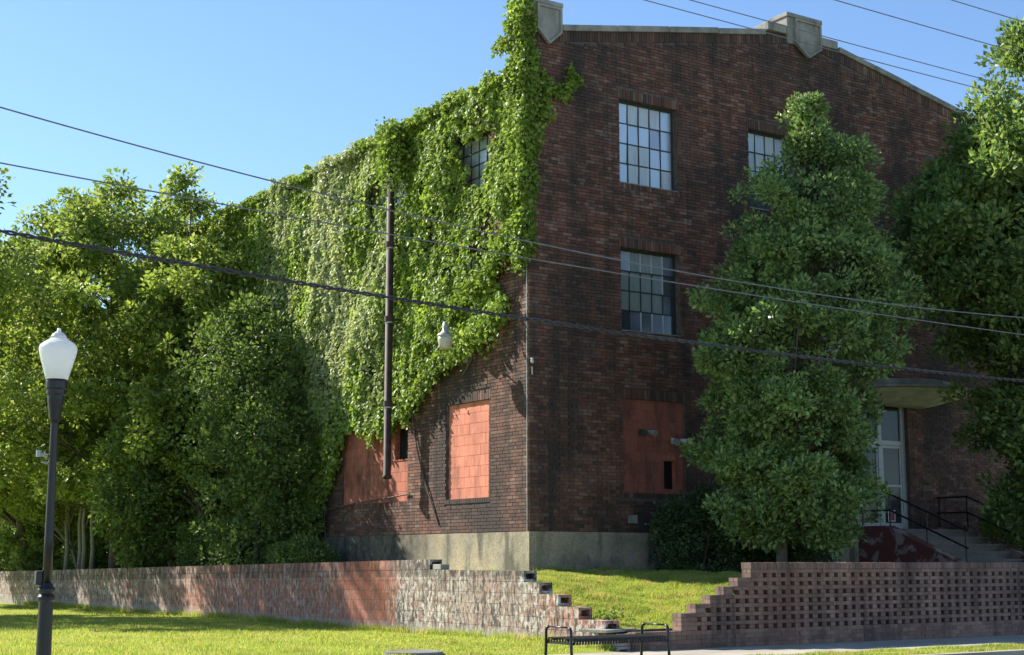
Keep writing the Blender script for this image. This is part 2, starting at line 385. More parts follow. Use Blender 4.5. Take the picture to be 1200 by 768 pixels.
# grass blades
def blades(name, n, fx, fy, H, hmin, hmax, w, dens):
    x = rng.uniform(*fx, n); y = rng.uniform(*fy, n)
    keep = rng.random(n) < dens(x, y); x = x[keep]; y = y[keep]; n = len(x)
    z = H(x, y)-.01
    clump = .65+.5*np.sin(x*5.3+np.sin(y*3.7)*2)*np.sin(y*4.9+1.3)
    h = rng.uniform(hmin, hmax, n)*np.clip(clump, .45, 1.3)
    a = rng.uniform(0, 2*np.pi, n); lean = rng.normal(0, .35, (n, 2))*h[:, None]
    ca, sa = np.cos(a)*w/2, np.sin(a)*w/2
    V = np.stack([np.stack([x-ca, y-sa, z], -1), np.stack([x+ca, y+sa, z], -1), np.stack([x+lean[:, 0], y+lean[:, 1], z+h], -1)], 1).reshape(-1, 3)
    o = link(name, mesh_np(name, V, np.arange(3*n).reshape(-1, 3), M_GRASS)); tag(o, None, None) if False else None
    o['kind'] = 'stuff'; return o
g1 = blades('grass', 620000, (-13, -2.68), (-6.05, 32), Hlow, .035, .085, .015,
            lambda x, y: np.clip(20/(np.hypot(x-CAM[0], y-CAM[1])), 0, 1)**4*((x > -15.7+(y+23.2)*.09)))
g1['label'] = 'short sunlit lawn grass in front of the long weathered retaining wall'; g1['category'] = 'grass'
def tufts(x0, x1, y0, y1, n, H, h0, h1):
    x = rng.uniform(x0, x1, n); y = rng.uniform(y0, y1, n); k = rng.random(n) < np.clip(.5+lump(x*3, y*2.3, x*0)*1.1, .05, 1); return x[k], y[k]
def edge_grass(n, x0, x1, y0, y1, H):
    x, y = tufts(x0, x1, y0, y1, n, H, 0, 0); n = len(x); z = H(x, y)-.01; h = rng.uniform(.07, .17, n); a = rng.uniform(0, 2*np.pi, n); w = .014
    lean = rng.normal(0, .4, (n, 2))*h[:, None]; ca, sa = np.cos(a)*w/2, np.sin(a)*w/2
    V = np.stack([np.stack([x-ca, y-sa, z], -1), np.stack([x+ca, y+sa, z], -1), np.stack([x+lean[:, 0], y+lean[:, 1], z+h], -1)], 1).reshape(-1, 3)
    o = link('long_grass', mesh_np('long_grass', V, np.arange(3*n).reshape(-1, 3), M_GRASS)); o['kind'] = 'stuff'; return o
o = edge_grass(16000, -2.72, -2.57, -6.0, 24, Hlow); o['label'] = 'uncut longer grass tufts along the foot of the retaining wall'; o['category'] = 'grass'
o = edge_grass(5000, -.1, 4.5, -.32, -.05, Hup); o['label'] = 'longer grass tufts along the foot of the brick building'; o['category'] = 'grass'
g2 = blades('grass', 200000, (-2.4, 3.2), (-5.72, 0.0), Hup, .04, .10, .014, lambda x, y: 1+0*x)
g2['label'] = 'sloping lawn grass between the stepped wall end and the dark brick building'; g2['category'] = 'grass'
g3 = blades('grass', 60000, (-8, 12), (-8.84, -7.96), lambda x, y: -.01+0*x, .04, .09, .014, lambda x, y: 1+0*x)
g3['label'] = 'narrow strip of grass between the sidewalk and the kerb'; g3['category'] = 'grass'

# ------------------------------------------------------------------ the building
BW, BD = 15.1, 24.0            # front length along x, depth along y
ZF = 1.83                      # top of the stucco base
def ztop(x): return 11.62+.19*(7.5-abs(x-7.5))
ZL = 10.62
bld = thing('brick_building', 'three-storey dark brick industrial building with low gabled parapet and boarded ground floor', 'building')
# openings: (u0,u1,z0,z1)
FRONT = [(2.23, 3.76, 8.86, 10.64), (2.23, 3.76, 5.82, 7.53), (2.24, 3.83, 2.60, 4.46), (5.76, 7.29, 8.80, 10.58), (5.76, 7.29, 5.82, 7.53),
         (7.84, 9.37, 8.80, 10.58), (11.35, 12.88, 8.80, 10.58), (7.84, 9.37, 5.82, 7.53), (8.70, 10.42, 1.95, 4.85)]
LEFT = [(1.42, 3.05, 8.80, 10.0), (1.42, 3.05, 5.78, 7.53), (1.42, 3.05, 2.51, 4.44), (4.66, 7.75, 8.80, 10.0), (4.66, 7.75, 5.78, 7.53), (4.66, 7.75, 2.54, 4.25),
        (9.3, 12.4, 8.80, 10.0), (9.3, 12.4, 5.78, 7.53), (9.3, 12.4, 2.54, 4.25)]
TH = .38
def wall_cells(openings, U0, U1, Z0, Z1):
    us = sorted({U0, U1, *[o[0] for o in openings], *[o[1] for o in openings]}); zs = sorted({Z0, Z1, *[o[2] for o in openings], *[o[3] for o in openings]})
    out = []
    for a, b in zip(us, us[1:]):
        run = None
        for c, d in zip(zs, zs[1:]):
            um, zm = (a+b)/2, (c+d)/2
            solid = not any(o[0] < um < o[1] and o[2] < zm < o[3] for o in openings)
            if solid: run = [run[0], d] if run else [c, d]
            elif run: out.append((a, b, *run)); run = None
        if run: out.append((a, b, *run))
    return out
mb = MB()
for a, b, c, d in wall_cells(FRONT, 0, BW, .2, 11.5): mb.box(a, b, .012, TH, c, d)
gab = [(0, 11.5), (BW, 11.5), (BW, ztop(BW)), (7.5, ztop(7.5)), (0, ztop(0))]
mb.prism(gab, .012, TH, 'y')
mb.build('wall', M_MORTAR, bld)
mb = MB()
for a, b, c, d in wall_cells(LEFT, TH, BD, .2, ZL): mb.box(.012, TH, a, b, c, d)
mb.build('wall', M_MORTAR, bld)
mb = MB(); mb.box(BW-TH, BW, TH, BD, .2, ZL); mb.box(TH, BW-TH, BD-TH, BD, .2, ZL); mb.build('wall', M_BRICK, bld)
mb = MB(); mb.prism([(TH, ZL-.4), (BW-TH, ZL-.4), (BW-TH, ZL-.3), (7.5, 12.3), (TH, ZL-.3)], TH, BD-TH, 'y'); mb.build('roof', M_ROOF, bld)
mb = MB()
mb.box(TH, BW-TH, TH+.5, BD-TH, 2.0, 2.1); mb.box(TH, BW-TH, TH+.5, BD-TH, 5.0, 5.15); mb.box(TH, BW-TH, TH+.5, BD-TH, 8.1, 8.25)
mb.build('floor', M_DARK, bld)

CH, BLn, J = .0677, .228, .010      # course height, brick pitch, joint
def lay(openings, U0, U1, zt, Z0, soldiers, seed):
    """returns rows (u0,u1,z0,z1) of brick faces; soldiers = vertical bricks over/under openings"""
    R = random.Random(seed); out = []; blocks = list(openings)
    for (a, b, c, d) in soldiers: blocks.append((a, b, c, d))
    z = Z0; row = 0
    ztmax = max(zt(U0), zt(U1), zt(min(max(7.5, U0), U1)))
    while z+CH <= ztmax:
        hdr = row % 6 == 5
        pit = BLn/2+.002 if hdr else BLn
        off = -(pit/2 if row % 2 else 0)
        u = U0+off
        segs = []
        zc = z+CH/2
        bl = sorted((o[0], o[1]) for o in blocks if o[2]-CH*.45 < zc < o[3]+CH*.45)
        while u < U1:
            a, b = max(u, U0), min(u+pit, U1); u += pit
            if zt((a+b)/2) < z+CH: continue
            parts = [(a, b)]
            for (c, d) in bl:
                nw = []
                for (p, q) in parts:
                    if q <= c or p >= d: nw.append((p, q))
                    else:
                        if p < c: nw.append((p, c))
                        if q > d: nw.append((d, q))
                parts = nw
            for p, q in parts:
                if q-p > .035: segs.append((p+J/2, q-J/2))
        for p, q in segs: out.append((p, q, z+J/2+R.uniform(-.0015, .0015), z+CH-J/2))
        z += CH; row += 1
    for (a, b, c, d) in soldiers:
        n = max(1, round((b-a)/CH)); w = (b-a)/n
        for i in range(n): out.append((a+i*w+J/2, a+(i+1)*w-J/2, c+.004, d-.004))
    return out
def sold(openings, sill=True, skip=()):
    s = []
    for i, (a, b, c, d) in enumerate(openings):
        if i in skip: continue
        s.append((a-.05, b+.05, d, d+.2))
        if sill: s.append((a-.05, b+.05, c-.1, c))
    return s
GTOP = lambda u: ztop(u)-.215
fr = lay(FRONT, 0, BW, GTOP, ZF, sold(FRONT, skip=(8,)), 1)
n = int(BW/CH)
for i in range(n):                              # soldier course that follows the gable under the coping
    u = i*CH
    fr.append((u+J/2, u+CH-J/2, GTOP(u+CH/2)+.004, ztop(u+CH/2)-.006))
fr = np.array(fr); prot = rng.uniform(.003, .010, len(fr))
FB = np.stack([fr[:, 0], fr[:, 1], -prot, np.full(len(fr), .03), fr[:, 2], fr[:, 3]], 1)
lf = np.array(lay(LEFT, 0, BD, lambda u: ZL, ZF, sold(LEFT), 2)); prot = rng.uniform(.007, .014, len(lf))
LB = np.stack([-prot, np.full(len(lf), .03), lf[:, 0], lf[:, 1], lf[:, 2], lf[:, 3]], 1)
# corner: the left bricks start behind the front ones so that nothing overlaps
FB[:, 0] = np.where(FB[:, 0] < .02, -.012, FB[:, 0]); LB[:, 2] = np.maximum(LB[:, 2], .032)
bricks(np.concatenate([FB, LB]), 'brick', M_BRICK, bld, 300, 'brickwork')
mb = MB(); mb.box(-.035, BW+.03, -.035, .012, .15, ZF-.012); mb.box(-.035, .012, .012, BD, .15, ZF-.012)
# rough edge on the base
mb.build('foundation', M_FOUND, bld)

# coping stones on the gable, each slightly out of line
R_ = random.Random(5)
def coping(x0, x1):
    n = max(1, round((x1-x0)/1.25)); w = (x1-x0)/n
    for i in range(n):
        a, b = x0+i*w+.004, x0+(i+1)*w-.004; dz = R_.uniform(-.012, .012); y0 = -.06+R_.uniform(-.01, .01)
        za, zb = ztop(a)+dz, ztop(b)+dz
        MB().prism([(a, za), (b, zb), (b, zb+.13), (a, za+.13)], y0, TH+.05, 'y').build('coping_stone', M_STONE, bld, bevel=.012)
coping(.8, 6.32); coping(8.62, BW-.7)
y = 0.6; i = 0
while y < BD:
    MB().box(-.05, TH+.04, y+.004, y+.9-.004, ZL+.002, ZL+.13+R_.uniform(-.01, .01)).build('coping_stone', M_STONE, bld, bevel=.012); y += .9
def ornament(x0, x1, zb, zt_, sx0, sx1, sh, pt, sidew):
    o = MB().box(x0, x1, -.05, .5, zb, zt_-.1).build('parapet_pier', M_STONE, bld, bevel=.015)
    MB().box(x0-.03, x1+.03, -.085, .54, zt_-.1, zt_).build('pier_cap', M_STONE, o, bevel=.015)
    cx = (sx0+sx1)/2; T = zt_-.13
    outer = [(sx0, sh), (cx, pt), (sx1, sh), (sx1, T), (sx0, T)]; b = .05
    MB().prism(outer, -.10, -.052, 'y').build('shield', M_STONE, o, bevel=.008)
    # raised border strips
    e = MB(); inner = [(sx0+b, sh+b*.4), (cx, pt+b*1.35), (sx1-b, sh+b*.4), (sx1-b, T-b), (sx0+b, T-b)]
    for i in range(5):
        j = (i+1) % 5; e.prism([outer[i], outer[j], inner[j], inner[i]], -.135, -.101, 'y')
    e.build('shield_border', M_STONE, o)
ornament(.0, .76, 11.85, 12.33, .13, .73, 11.68, 11.40, 0)
ornament(6.98, 8.02, 12.75, 13.47, 7.17, 7.97, 12.74, 12.47, 0)
MB().box(6.42, 6.975, -.04, .46, 12.96, 13.16).build('pier_shoulder', M_STONE, bld, bevel=.02)
MB().box(8.025, 8.58, -.04, .46, 12.90, 13.10).build('pier_shoulder', M_STONE, bld, bevel=.02)
MB().box(BW-.7, BW+.04, -.08, .5, ztop(BW), ztop(BW)+.3).build('parapet_pier', M_STONE, bld, bevel=.02)

# windows
def window(axis, a, b, c, d, cols, rows, codes, label=None, whitebars=()):
    dpt = .15
    def box(m, u0, u1, q0, q1, z0, z1):
        if axis == 'y': m.box(u0, u1, q0, q1, z0, z1)
        else: m.box(q0, q1, u0, u1, z0, z1)
    m = MB(); e = .045
    box(m, a, a+e, dpt, dpt+.05, c, d); box(m, b-e, b, dpt, dpt+.05, c, d)
    box(m, a+e, b-e, dpt, dpt+.05, c, c+e); box(m, a+e, b-e, dpt, dpt+.05, d-e, d)
    us = np.linspace(a+e, b-e, cols+1); zs = np.linspace(c+e, d-e, rows+1)
    wb = MB(); h = .012
    for j in range(1, rows): box(m, a+e, b-e, dpt+.004, dpt+.04, zs[j]-h, zs[j]+h)
    for i in range(1, cols):
        for j in range(rows):
            z0 = zs[j]+(h if j else 0); z1 = zs[j+1]-(h if j < rows-1 else 0)
            box(wb if (i, j) in whitebars else m, us[i]-h, us[i]+h, dpt+.006, dpt+.038, z0, z1)
    o = m.build('window', M_STEEL, bld)
    if label: o['label'] = label
    if wb.n: wb.build('muntin', M_WPAINT, o)
    k = 0
    for j in range(rows-1, -1, -1):
        for i in range(cols):
            p = MB(); w_, h_ = (us[i+1]-us[i])/2-.002, (zs[j+1]-zs[j])/2-.002
            tu, tz = random.uniform(-.006, .006), random.uniform(-.006, .006)
            uc, zc = (us[i]+us[i+1])/2, (zs[j]+zs[j+1])/2
            V = []
            for q in (0, .004):
                for su, sz in ((-1, -1), (1, -1), (1, 1), (-1, 1)):
                    dd = dpt+.02+q+su*tu+sz*tz
                    V.append((uc+su*w_, dd, zc+sz*h_) if axis == 'y' else (dd, uc+su*w_, zc+sz*h_))
            p.add(V, BOXF).build('pane', PANE[codes[k % len(codes)]], o); k += 1
    # panel closing the opening, painted near black for the unlit room behind
    m = MB(); box(m, a, b, dpt+.10, dpt+.12, c, d); m.build('dark_backing', M_DARK, o)
    s = MB()
    if axis == 'y': s.box(a+.002, b-.002, -.015, dpt-.002, c-.0, c+.02)
    else: s.box(-.015, dpt-.002, a+.002, b-.002, c, c+.02)
    s.build('sill', M_STONE, o)
window('y', *FRONT[0], 5, 4, 'bwwwb'+'bbbpb'+'bwwbb'+'bwwbw', 'upper steel window of pale sky reflecting panes')
window('y', *FRONT[1], 5, 4, 'bgggm'+'ggggd'+'ggggd'+'dmdmd', 'middle floor steel window of murky green grey panes',
       whitebars={(1, 3), (2, 3), (3, 3), (4, 2), (4, 3), (2, 0), (3, 0), (4, 0)})
window('y', *FRONT[3], 5, 4, 'bbwbb'+'bwbbb'+'wbbbb'+'ddddd')
window('y', *FRONT[5], 5, 4, 'bbbwb'+'bbbbb'+'wbbbb'+'bbwbb')
window('y', *FRONT[6], 5, 4, 'bwbbb')
window('y', *FRONT[4], 5, 4, 'gmggd'); window('y', *FRONT[7], 5, 4, 'gmggd')
for k in (0, 1): window('x', *LEFT[k], 5, 4, 'bbwbb'+'bbbpb')
for k in (3, 4, 6, 7): window('x', *LEFT[k], 10, 4, 'bbwbbbbpbw')

# block infill of the ground-floor openings
def infill(axis, a, b, c, d, mat, rows, hole=None, rec=.05):
    m = MB()
    def put(m, u0, u1, q0, q1, z0, z1):
        if axis == 'y': m.box(u0, u1, q0, q1, z0, z1)
        else: m.box(q0, q1, u0, u1, z0, z1)
    if hole:
        for (p, q, r, s) in wall_cells([hole], a, b, c, d): put(m, p, q, rec+.010, .2, r, s)
        put(m, hole[0], hole[1], .2, .22, hole[2], hole[3])
    else: put(m, a, b, rec+.010, .2, c, d)
    o = m.build('blocked_window', M_JOINT if not hole else M_JOINT, bld)
    h = (d-c)/rows; w = .4
    for j in range(rows):
        u = a-(w/2 if j % 2 else 0)
        while u < b-.02:
            p, q = max(u, a), min(u+w, b); u += w
            z0, z1 = c+j*h, c+(j+1)*h
            if q-p < .05: continue
            segs = [(p, q, z0, z1)]
            if hole and z1 > hole[2]+.01 and z0 < hole[3]-.01:
                segs = []
                if p < hole[0]-.03: segs.append((p, min(q, hole[0]), z0, z1))
                if q > hole[1]+.03: segs.append((max(p, hole[1]), q, z0, z1))
            for (p2, q2, z2, z3) in segs:
                if q2-p2 < .03: continue
                t = random.uniform(-.004, .004); mb = MB(); put(mb, p2+.003, q2-.003, rec+t*.6, rec+.05, z2+.003, z3-.003)
                mb.build('block', mat, o)
    if hole:
        mb = MB(); put(mb, hole[0]-.03, hole[1]+.03, rec-.01, rec+.02, hole[2]-.03, hole[2]); put(mb, hole[0]-.03, hole[1]+.03, rec-.01, rec+.02, hole[3], hole[3]+.03); mb.build('hatch_trim', M_ORANGED, o)
        mb = MB(); put(mb, hole[0], hole[1], .17, .195, hole[2], hole[3]); mb.build('hatch', M_DARK, o)
    return o
infill('x', *LEFT[2], M_ORANGE, 9)['label'] = 'window opening filled with bright orange painted blocks'
infill('x', *LEFT[5], M_ORANGEM, 8, hole=(4.72, 5.32, 3.45, 4.15)); infill('x', *LEFT[8], M_ORANGEM, 8)
infill('y', *FRONT[2], M_ORANGED, 9, hole=(3.30, 3.60, 2.70, 3.26))['label'] = 'shaded window opening filled with dull red blocks and a dark square hatch'

# entrance
ent = MB()
zd = 1.95
for a, b in ((8.70, 8.78), (9.55, 9.66), (10.30, 10.42)): ent.box(a, b, .10, .2, zd, 4.85)
ent.box(8.78, 9.55, .105, .195, 3.86, 3.96); ent.box(9.66, 10.30, .105, .195, 3.86, 3.96)
ent.box(8.78, 9.55, .105, .195, 4.77, 4.85); ent.box(9.66, 10.30, .105, .195, 4.77, 4.85)
de = ent.build('door_frame', M_WPAINT, bld)
for a, b in ((8.785, 9.545), (9.665, 10.295)):
    m = MB(); m.box(a, a+.05, .12, .165, zd+.01, 3.855); m.box(b-.05, b, .12, .165, zd+.01, 3.855)
    m.box(a+.05, b-.05, .12, .165, zd+.01, zd+.16); m.box(a+.05, b-.05, .12, .165, 3.79, 3.855); m.box(a+.05, b-.05, .12, .165, 2.92, 2.97)
    m.build('door', M_WPAINT, de)
    MB().box(a+.05, b-.05, .138, .146, zd+.16, 2.92).build('pane', M_GLASSD, de); MB().box(a+.05, b-.05, .138, .146, 2.97, 3.79).build('pane', M_GLASSD, de)
    MB().box(a, b, .14, .148, 3.962, 4.768).build('pane', M_GLASSD, de)
MB().box(8.7, 10.42, .3, .33, zd, 4.85).build('backing', M_DARK, de)
sg = thing('door_notice', 'small white and red notice low on the glass of the entrance door', 'sign', (9.92, .125, 2.3))
MB().box(9.80, 10.04, .122, .126, 2.14, 2.40).build('card', m_simple('notice_white', (.6, .6, .58), .5, var=.05), sg)
MB().box(9.83, 10.01, .119, .1215, 2.17, 2.35).build('print', m_simple('notice_red', (.35, .04, .04), .5, var=.3, scale=30), sg)

# canopy: flat slab over an inverted half cone
cn = MB(); cx, cy = 10.25, 0.; seg = 18
def half(r, z): return [(cx+r*math.cos(math.pi+math.pi*j/seg), cy+.8*r*math.sin(math.pi+math.pi*j/seg)-.02, z) for j in range(seg+1)]
def loft(m, rings):
    n = len(rings[0]); V = [p for r in rings for p in r]
    F = [(i*n+j, i*n+j+1, (i+1)*n+j+1, (i+1)*n+j) for i in range(len(rings)-1) for j in range(n-1)]
    F += [tuple(range(n))[::-1], tuple(range((len(rings)-1)*n, len(rings)*n))]
    F += [tuple([i*n for i in range(len(rings))]+[i*n+n-1 for i in range(len(rings)-1, -1, -1)])]
    m.add(V, F)
can = MB(); loft(can, [half(1.77, 5.02), half(1.8, 5.035), half(1.8, 5.09), half(1.7, 5.11)]); can = can.build('canopy', M_STONE, bld)
u = MB(); loft(u, [half(.6, 4.72), half(.85, 4.77), half(1.3, 4.89), half(1.76, 5.015)]); u.build('soffit', M_CANOPY, can, smooth=False)
u = MB(); loft(u, [half(1.25, 5.115), half(1.25, 5.26), half(1.1, 5.29)]); u.build('upper_slab', M_STONE, can)

# entrance steps with cheek walls
st = MB(); nst = 6; rs = (1.95-1.0)/nst
for i in range(nst):
    y1 = -1.15-i*.3
    st.box(8.92, 11.2, y1 if i else -1.15, -.04 if i == 0 else y1+.3+.0, .9, 1.95-i*rs)
    st.box(8.92, 11.2, y1-.03, y1-.0, 1.95-i*rs-.05, 1.95-i*rs-.001)
steps = st.build('entrance_step', M_STEP, bld)
prof = [(-.04, .8), (-.04, 2.02), (-.85, 2.02), (-2.75, 1.25), (-3.0, 1.2), (-3.0, .8)]
MB().prism(prof, 8.66, 8.915, 'x').build('cheek_wall', M_PEEL, bld); MB().prism(prof, 11.205, 11.46, 'x').build('cheek_wall', M_PEEL, bld)
MB().box(7.35, 7.72, -.32, -.04, .9, 2.0).build('pilaster', M_STEP, bld)
for X in (8.8, 11.3):
    h = MB()
    for dz in (.33, .68):
        h.tube([(X, .0, 2.02+dz), (X, -.85, 2.02+dz), (X, -2.9, 1.19+dz)], .022, 6)
    for yy, zz in ((-.06, 2.0), (-.85, 2.0), (-1.85, 1.60), (-2.85, 1.19)): h.tube([(X, yy, zz), (X, yy, zz+.70)], .02, 6)
    h.build('handrail', M_BLACK, bld)

# little fittings on the brickwork
PX, PY = -.44, 4.78
pp = thing('vent_pipe', 'tall rusty brown pipe strapped to the vine covered side of the building', 'pipe', (PX, PY, 2.95))
MB().lathe([(.0001, 3.0), (.082, 3.0), (.102, 3.02), (.102, 3.07), (.082, 3.09), (.082, 10.05), (.0001, 10.06)], PX, PY, 16).build('pipe', M_RUST, pp, smooth=True)
for z in (4.55, 6.4, 8.05, 9.6):
    MB().lathe([(.084, z), (.106, z+.005), (.106, z+.12), (.084, z+.125)], PX, PY, 16).build('clamp', M_RUST, pp)
    MB().box(PX+.12, 0.0, PY-.02, PY+.02, z+.04, z+.08).build('bracket', M_RUST, pp)
    MB().lathe([(.0825, z-.035), (.088, z-.035), (.088, z-.002), (.0825, z-.002)], PX, PY, 16).build('coupling', M_GALV, pp)
LX, LY = -.78, 1.83
wl = thing('wall_lamp', 'old gooseneck yard lamp with jar shaped glass on a curved arm', 'lamp', (-.02, 2.22, 5.43))
arm = [(-.02, 2.22, 5.30), (-.03, 2.22, 5.45), (-.09, 2.20, 5.62), (-.26, 2.12, 5.76), (-.48, 2.0, 5.83), (-.70, 1.87, 5.86), (LX, LY, 5.84)]
MB().tube(arm, .022, 8).build('arm', M_GALV, wl, smooth=True)
MB().box(-.05, -.012, 2.16, 2.28, 5.26, 5.42).build('wall_plate', M_GALV, wl)
MB().lathe([(.0001, 5.97), (.04, 5.97), (.055, 5.88), (.06, 5.80), (.085, 5.76), (.15, 5.72), (.165, 5.68), (.155, 5.67)], LX, LY, 20).build('lamp_head', M_GALV, wl, smooth=True)
MB().lathe([(.15, 5.668), (.148, 5.60), (.125, 5.49), (.095, 5.43), (.0001, 5.42)], LX, LY, 20).build('glass', m_simple('cloudy_lamp_glass', (.5, .46, .38), .25, var=.15), wl, smooth=True)
def flood(x, z, white, lab):
    t = thing('floodlight', lab, 'lamp', (x, -.02, z), 'floodlights on the bricked-up window')
    body = M_WPAINT if white else M_STEEL
    MB().box(x-.06, x+.06, .035, .049, z-.05, z+.07).build('base', body, t)
    MB().tube([(x, .03, z), (x, -.07, z+.02)], .02, 8).build('arm', body, t)
    for s in (-1, 1):
        MB().tube([(x, -.07, z+.02), (x+s*.09, -.1, z+.01)], .018, 8).build('swivel', body, t)
        MB().tube([(x+s*.07, -.09, z+.02), (x+s*.12, -.17, z-.01), (x+s*.145, -.24, z-.04)], [.03, .06, .075], 12).build('lamp_head', body if (s > 0) == white else M_GALV, t, smooth=False)
flood(2.72, 3.80, False, 'dark twin floodlight on the left of the shaded red blocked window')
flood(3.56, 3.66, True, 'pale twin floodlight at the right edge of the shaded red blocked window')
wf = thing('bulkhead_light', 'small white round light high on the shaded brick front near the right tree', 'lamp', (10.73, -.02, 9.85))
MB().box(10.66, 10.80, -.03, -.012, 9.72, 9.95).build('base', M_WPAINT, wf); MB().tube([(10.73, -.03, 9.84), (10.73, -.12, 9.83)], [.07, .05], 12).build('lens', M_WPAINT, wf)
cdt = thing('conduit', 'thin grey cable conduit running down the corner of the building', 'conduit', (-.02, -.02, 1.1))
MB().tube([(-.022, .045, 1.15), (-.024, .045, 4.9), (-.024, .045, 7.3)], .010, 6).build('pipe', M_GALV, cdt)
MB().lathe([(.0001, 4.99), (.03, 5.0), (.035, 5.03), (.02, 5.06), (.035, 5.09), (.0001, 5.1)], .03, -.055, 10).build('insulator', M_WPAINT, cdt, smooth=True)
MB().tube([(.03, -.045, 4.93), (.035, -.05, 4.78)], .013, 6).build('insulator', M_WPAINT, cdt)
MB().box(2.32, 2.55, -.022, -.013, 2.0, 2.16).build('patch', M_STONE, bld)

# ------------------------------------------------------------------ retaining wall of hollow blocks
ret = thing('retaining_wall', 'long weathered block retaining wall with stepped end and patches of red paint', 'wall', (-2.54, -5.9, 0))
SL = -.0135
def skew(y): return SL*max(y+.7, 0)
XR0, XR1 = -2.56, -2.31
ch = .176
tops = [1.30, 1.122, .946, .77, .594, .418, .242, .066]          # top of each course
ends = [-.69, -3.62, -4.05, -4.56, -5.08, -5.74, -6.0, -6.0]     # where each course stops
RB = []
blocks_m = []
core = MB()
def skbox(m, x0, x1, y0, y1, z0, z1):
    a, b = skew(y0), skew(y1)
    m.add([(x0, y0, z0+a), (x1, y0, z0+a), (x1, y1, z0+b), (x0, y1, z0+b), (x0, y0, z1+a), (x1, y0, z1+a), (x1, y1, z1+b), (x0, y1, z1+b)], BOXF)
allb = []
for k, (tp, e) in enumerate(zip(tops, ends)):
    y = e; first = True
    while y < 34:
        w = .40
        if first and k % 2 and k > 0: w = .40
        y1 = y+w
        allb.append((y, y1, tp-ch, tp, first, k)); y = y1 if not (first and k % 2 == 0) else y+.2 if False else y1; first = False
    skbox(core, XR0+.007, XR1-.007, e+.45, 34, tp-ch, tp-.006)
core.build('wall_core', M_RETJ, ret)
allb.sort(key=lambda b: math.hypot(b[0]-CAM[1], -2.54-CAM[0]))
stuff = MB(); cnt = 0
for (y0, y1, z0, z1, first, k) in allb:
    dx = random.uniform(-.0025, .0025)
    ya, yb = y0+.003, y1-.003
    m = MB() if cnt < 290 else stuff
    if first:                                       # end block: open hollow cell seen from the end
        t = .045
        skbox(m, XR0+dx, XR0+dx+t, ya, yb, z0+.003, z1-.002); skbox(m, XR1-t, XR1, ya, yb, z0+.003, z1-.002)
        skbox(m, XR0+dx+t, XR1-t, ya, yb, z1-t, z1-.004); skbox(m, XR0+dx+t, XR1-t, ya, yb, z0+.005, z0+t)
        skbox(m, XR0+dx+t, XR1-t, yb-.24, yb-.2, z0+t, z1-t)
    else: skbox(m, XR0+dx, XR1+dx, ya, yb, z0+.003, z1-.002)
    if cnt < 290: m.build('block', M_RETAIN, ret)
    cnt += 1
so_ = stuff.build('blockwork', M_RETAIN, ret); so_['kind'] = 'stuff'
# loose pieces beside the wall's stepped top
tag(MB().box(-2.53, -2.36, -1.02, -.74, 1.124, 1.215).build('loose_block', M_STONE, None, bevel=.01), 'small grey block lying on the retaining wall at its upper step', 'block')
tag(MB().prism([(-2.9, -5.55), (-2.1, -5.2), (-2.0, -5.75), (-2.75, -6.02)], .262, .30, 'z').build('slab', M_STONE, None), 'pale broken slab lying at the foot of the stepped wall end', 'slab')

# ------------------------------------------------------------------ pierced brick wall
lat = thing('pierced_brick_wall', 'low brick screen wall pierced by a grid of square holes with stepped left end', 'wall', (-1.45, -6.1, 0))
LBk = []; C2 = .0635; Y0, Y1 = -6.1, -5.9; XE = 12.0; jj = .002
def rb(): return random.uniform(-.004, .004)
def course(x0, x1, z, length=.19, off=0., h=C2):
    x = x0-off
    while x < x1:
        a, b = max(x, x0), min(x+length, x1); x += length
        if b-a > .03:
            d = rb()
            if length > .15:
                LBk.append((a+jj, b-jj, Y0+d, Y0+.095, z+jj, z+h-jj)); LBk.append((a+jj, b-jj, Y1-.095, Y1+d, z+jj, z+h-jj))
            else: LBk.append((a+jj, b-jj, Y0+d, Y1+d, z+jj, z+h-jj))
for i in range(4): course(-2.3, XE, .0+i*.065, .19, .095*(i % 2), .065)
z = .26
CP, CS = .068, .059
starts = [-1.45, -1.45, -1.17, -.89, -.61, -.33, -.06]
P = .19
for r, xs in enumerate(starts):
    # pierced course: bricks laid through the wall with gaps between
    q = xs
    LBk.append((q+jj, q+.19-jj, Y0, Y1, z+jj, z+CP-jj)); q += .19
    g0 = math.ceil((q)/P)*P
    LBk.append((q+jj, g0-.0, Y0, Y1, z+jj, z+CP-jj)) if g0-q > .05 else None
    x = g0+.087
    while x < XE:
        d = rb(); LBk.append((x, x+.103, Y0+d, Y1+d, z+jj, z+CP-jj)); x += P
    z += CP
    xe = starts[r+1]-.0 if r+1 < len(starts) else xs
    course(xs, XE, z, .19, .095*(r % 2), CS); z += CS
# cap of bricks on edge
x = -.06
while x < XE:
    d = random.uniform(-.003, .003); LBk.append((x+.003, x+.063, Y0-.012+d, Y1+.012+d, z+.004, z+.10+d)); x += .066
bricks(LBk, 'brick', M_BRICKR, lat, 290, 'brickwork')
mb = MB(); mb.box(-2.3+.01, XE-.01, Y0+.012, Y1-.012, -.2, .258)
zz = .26
for r, xs in enumerate(starts):
    zz += CP; mb.box(xs+.012, XE-.012, Y0+.012, Y1-.012, zz+.002, zz+CS-.002); zz += CS
mb.box(-.05, XE-.01, Y0+.004, Y1-.004, zz+.001, zz+.08)
mb.build('mortar', M_MORTARL, lat)

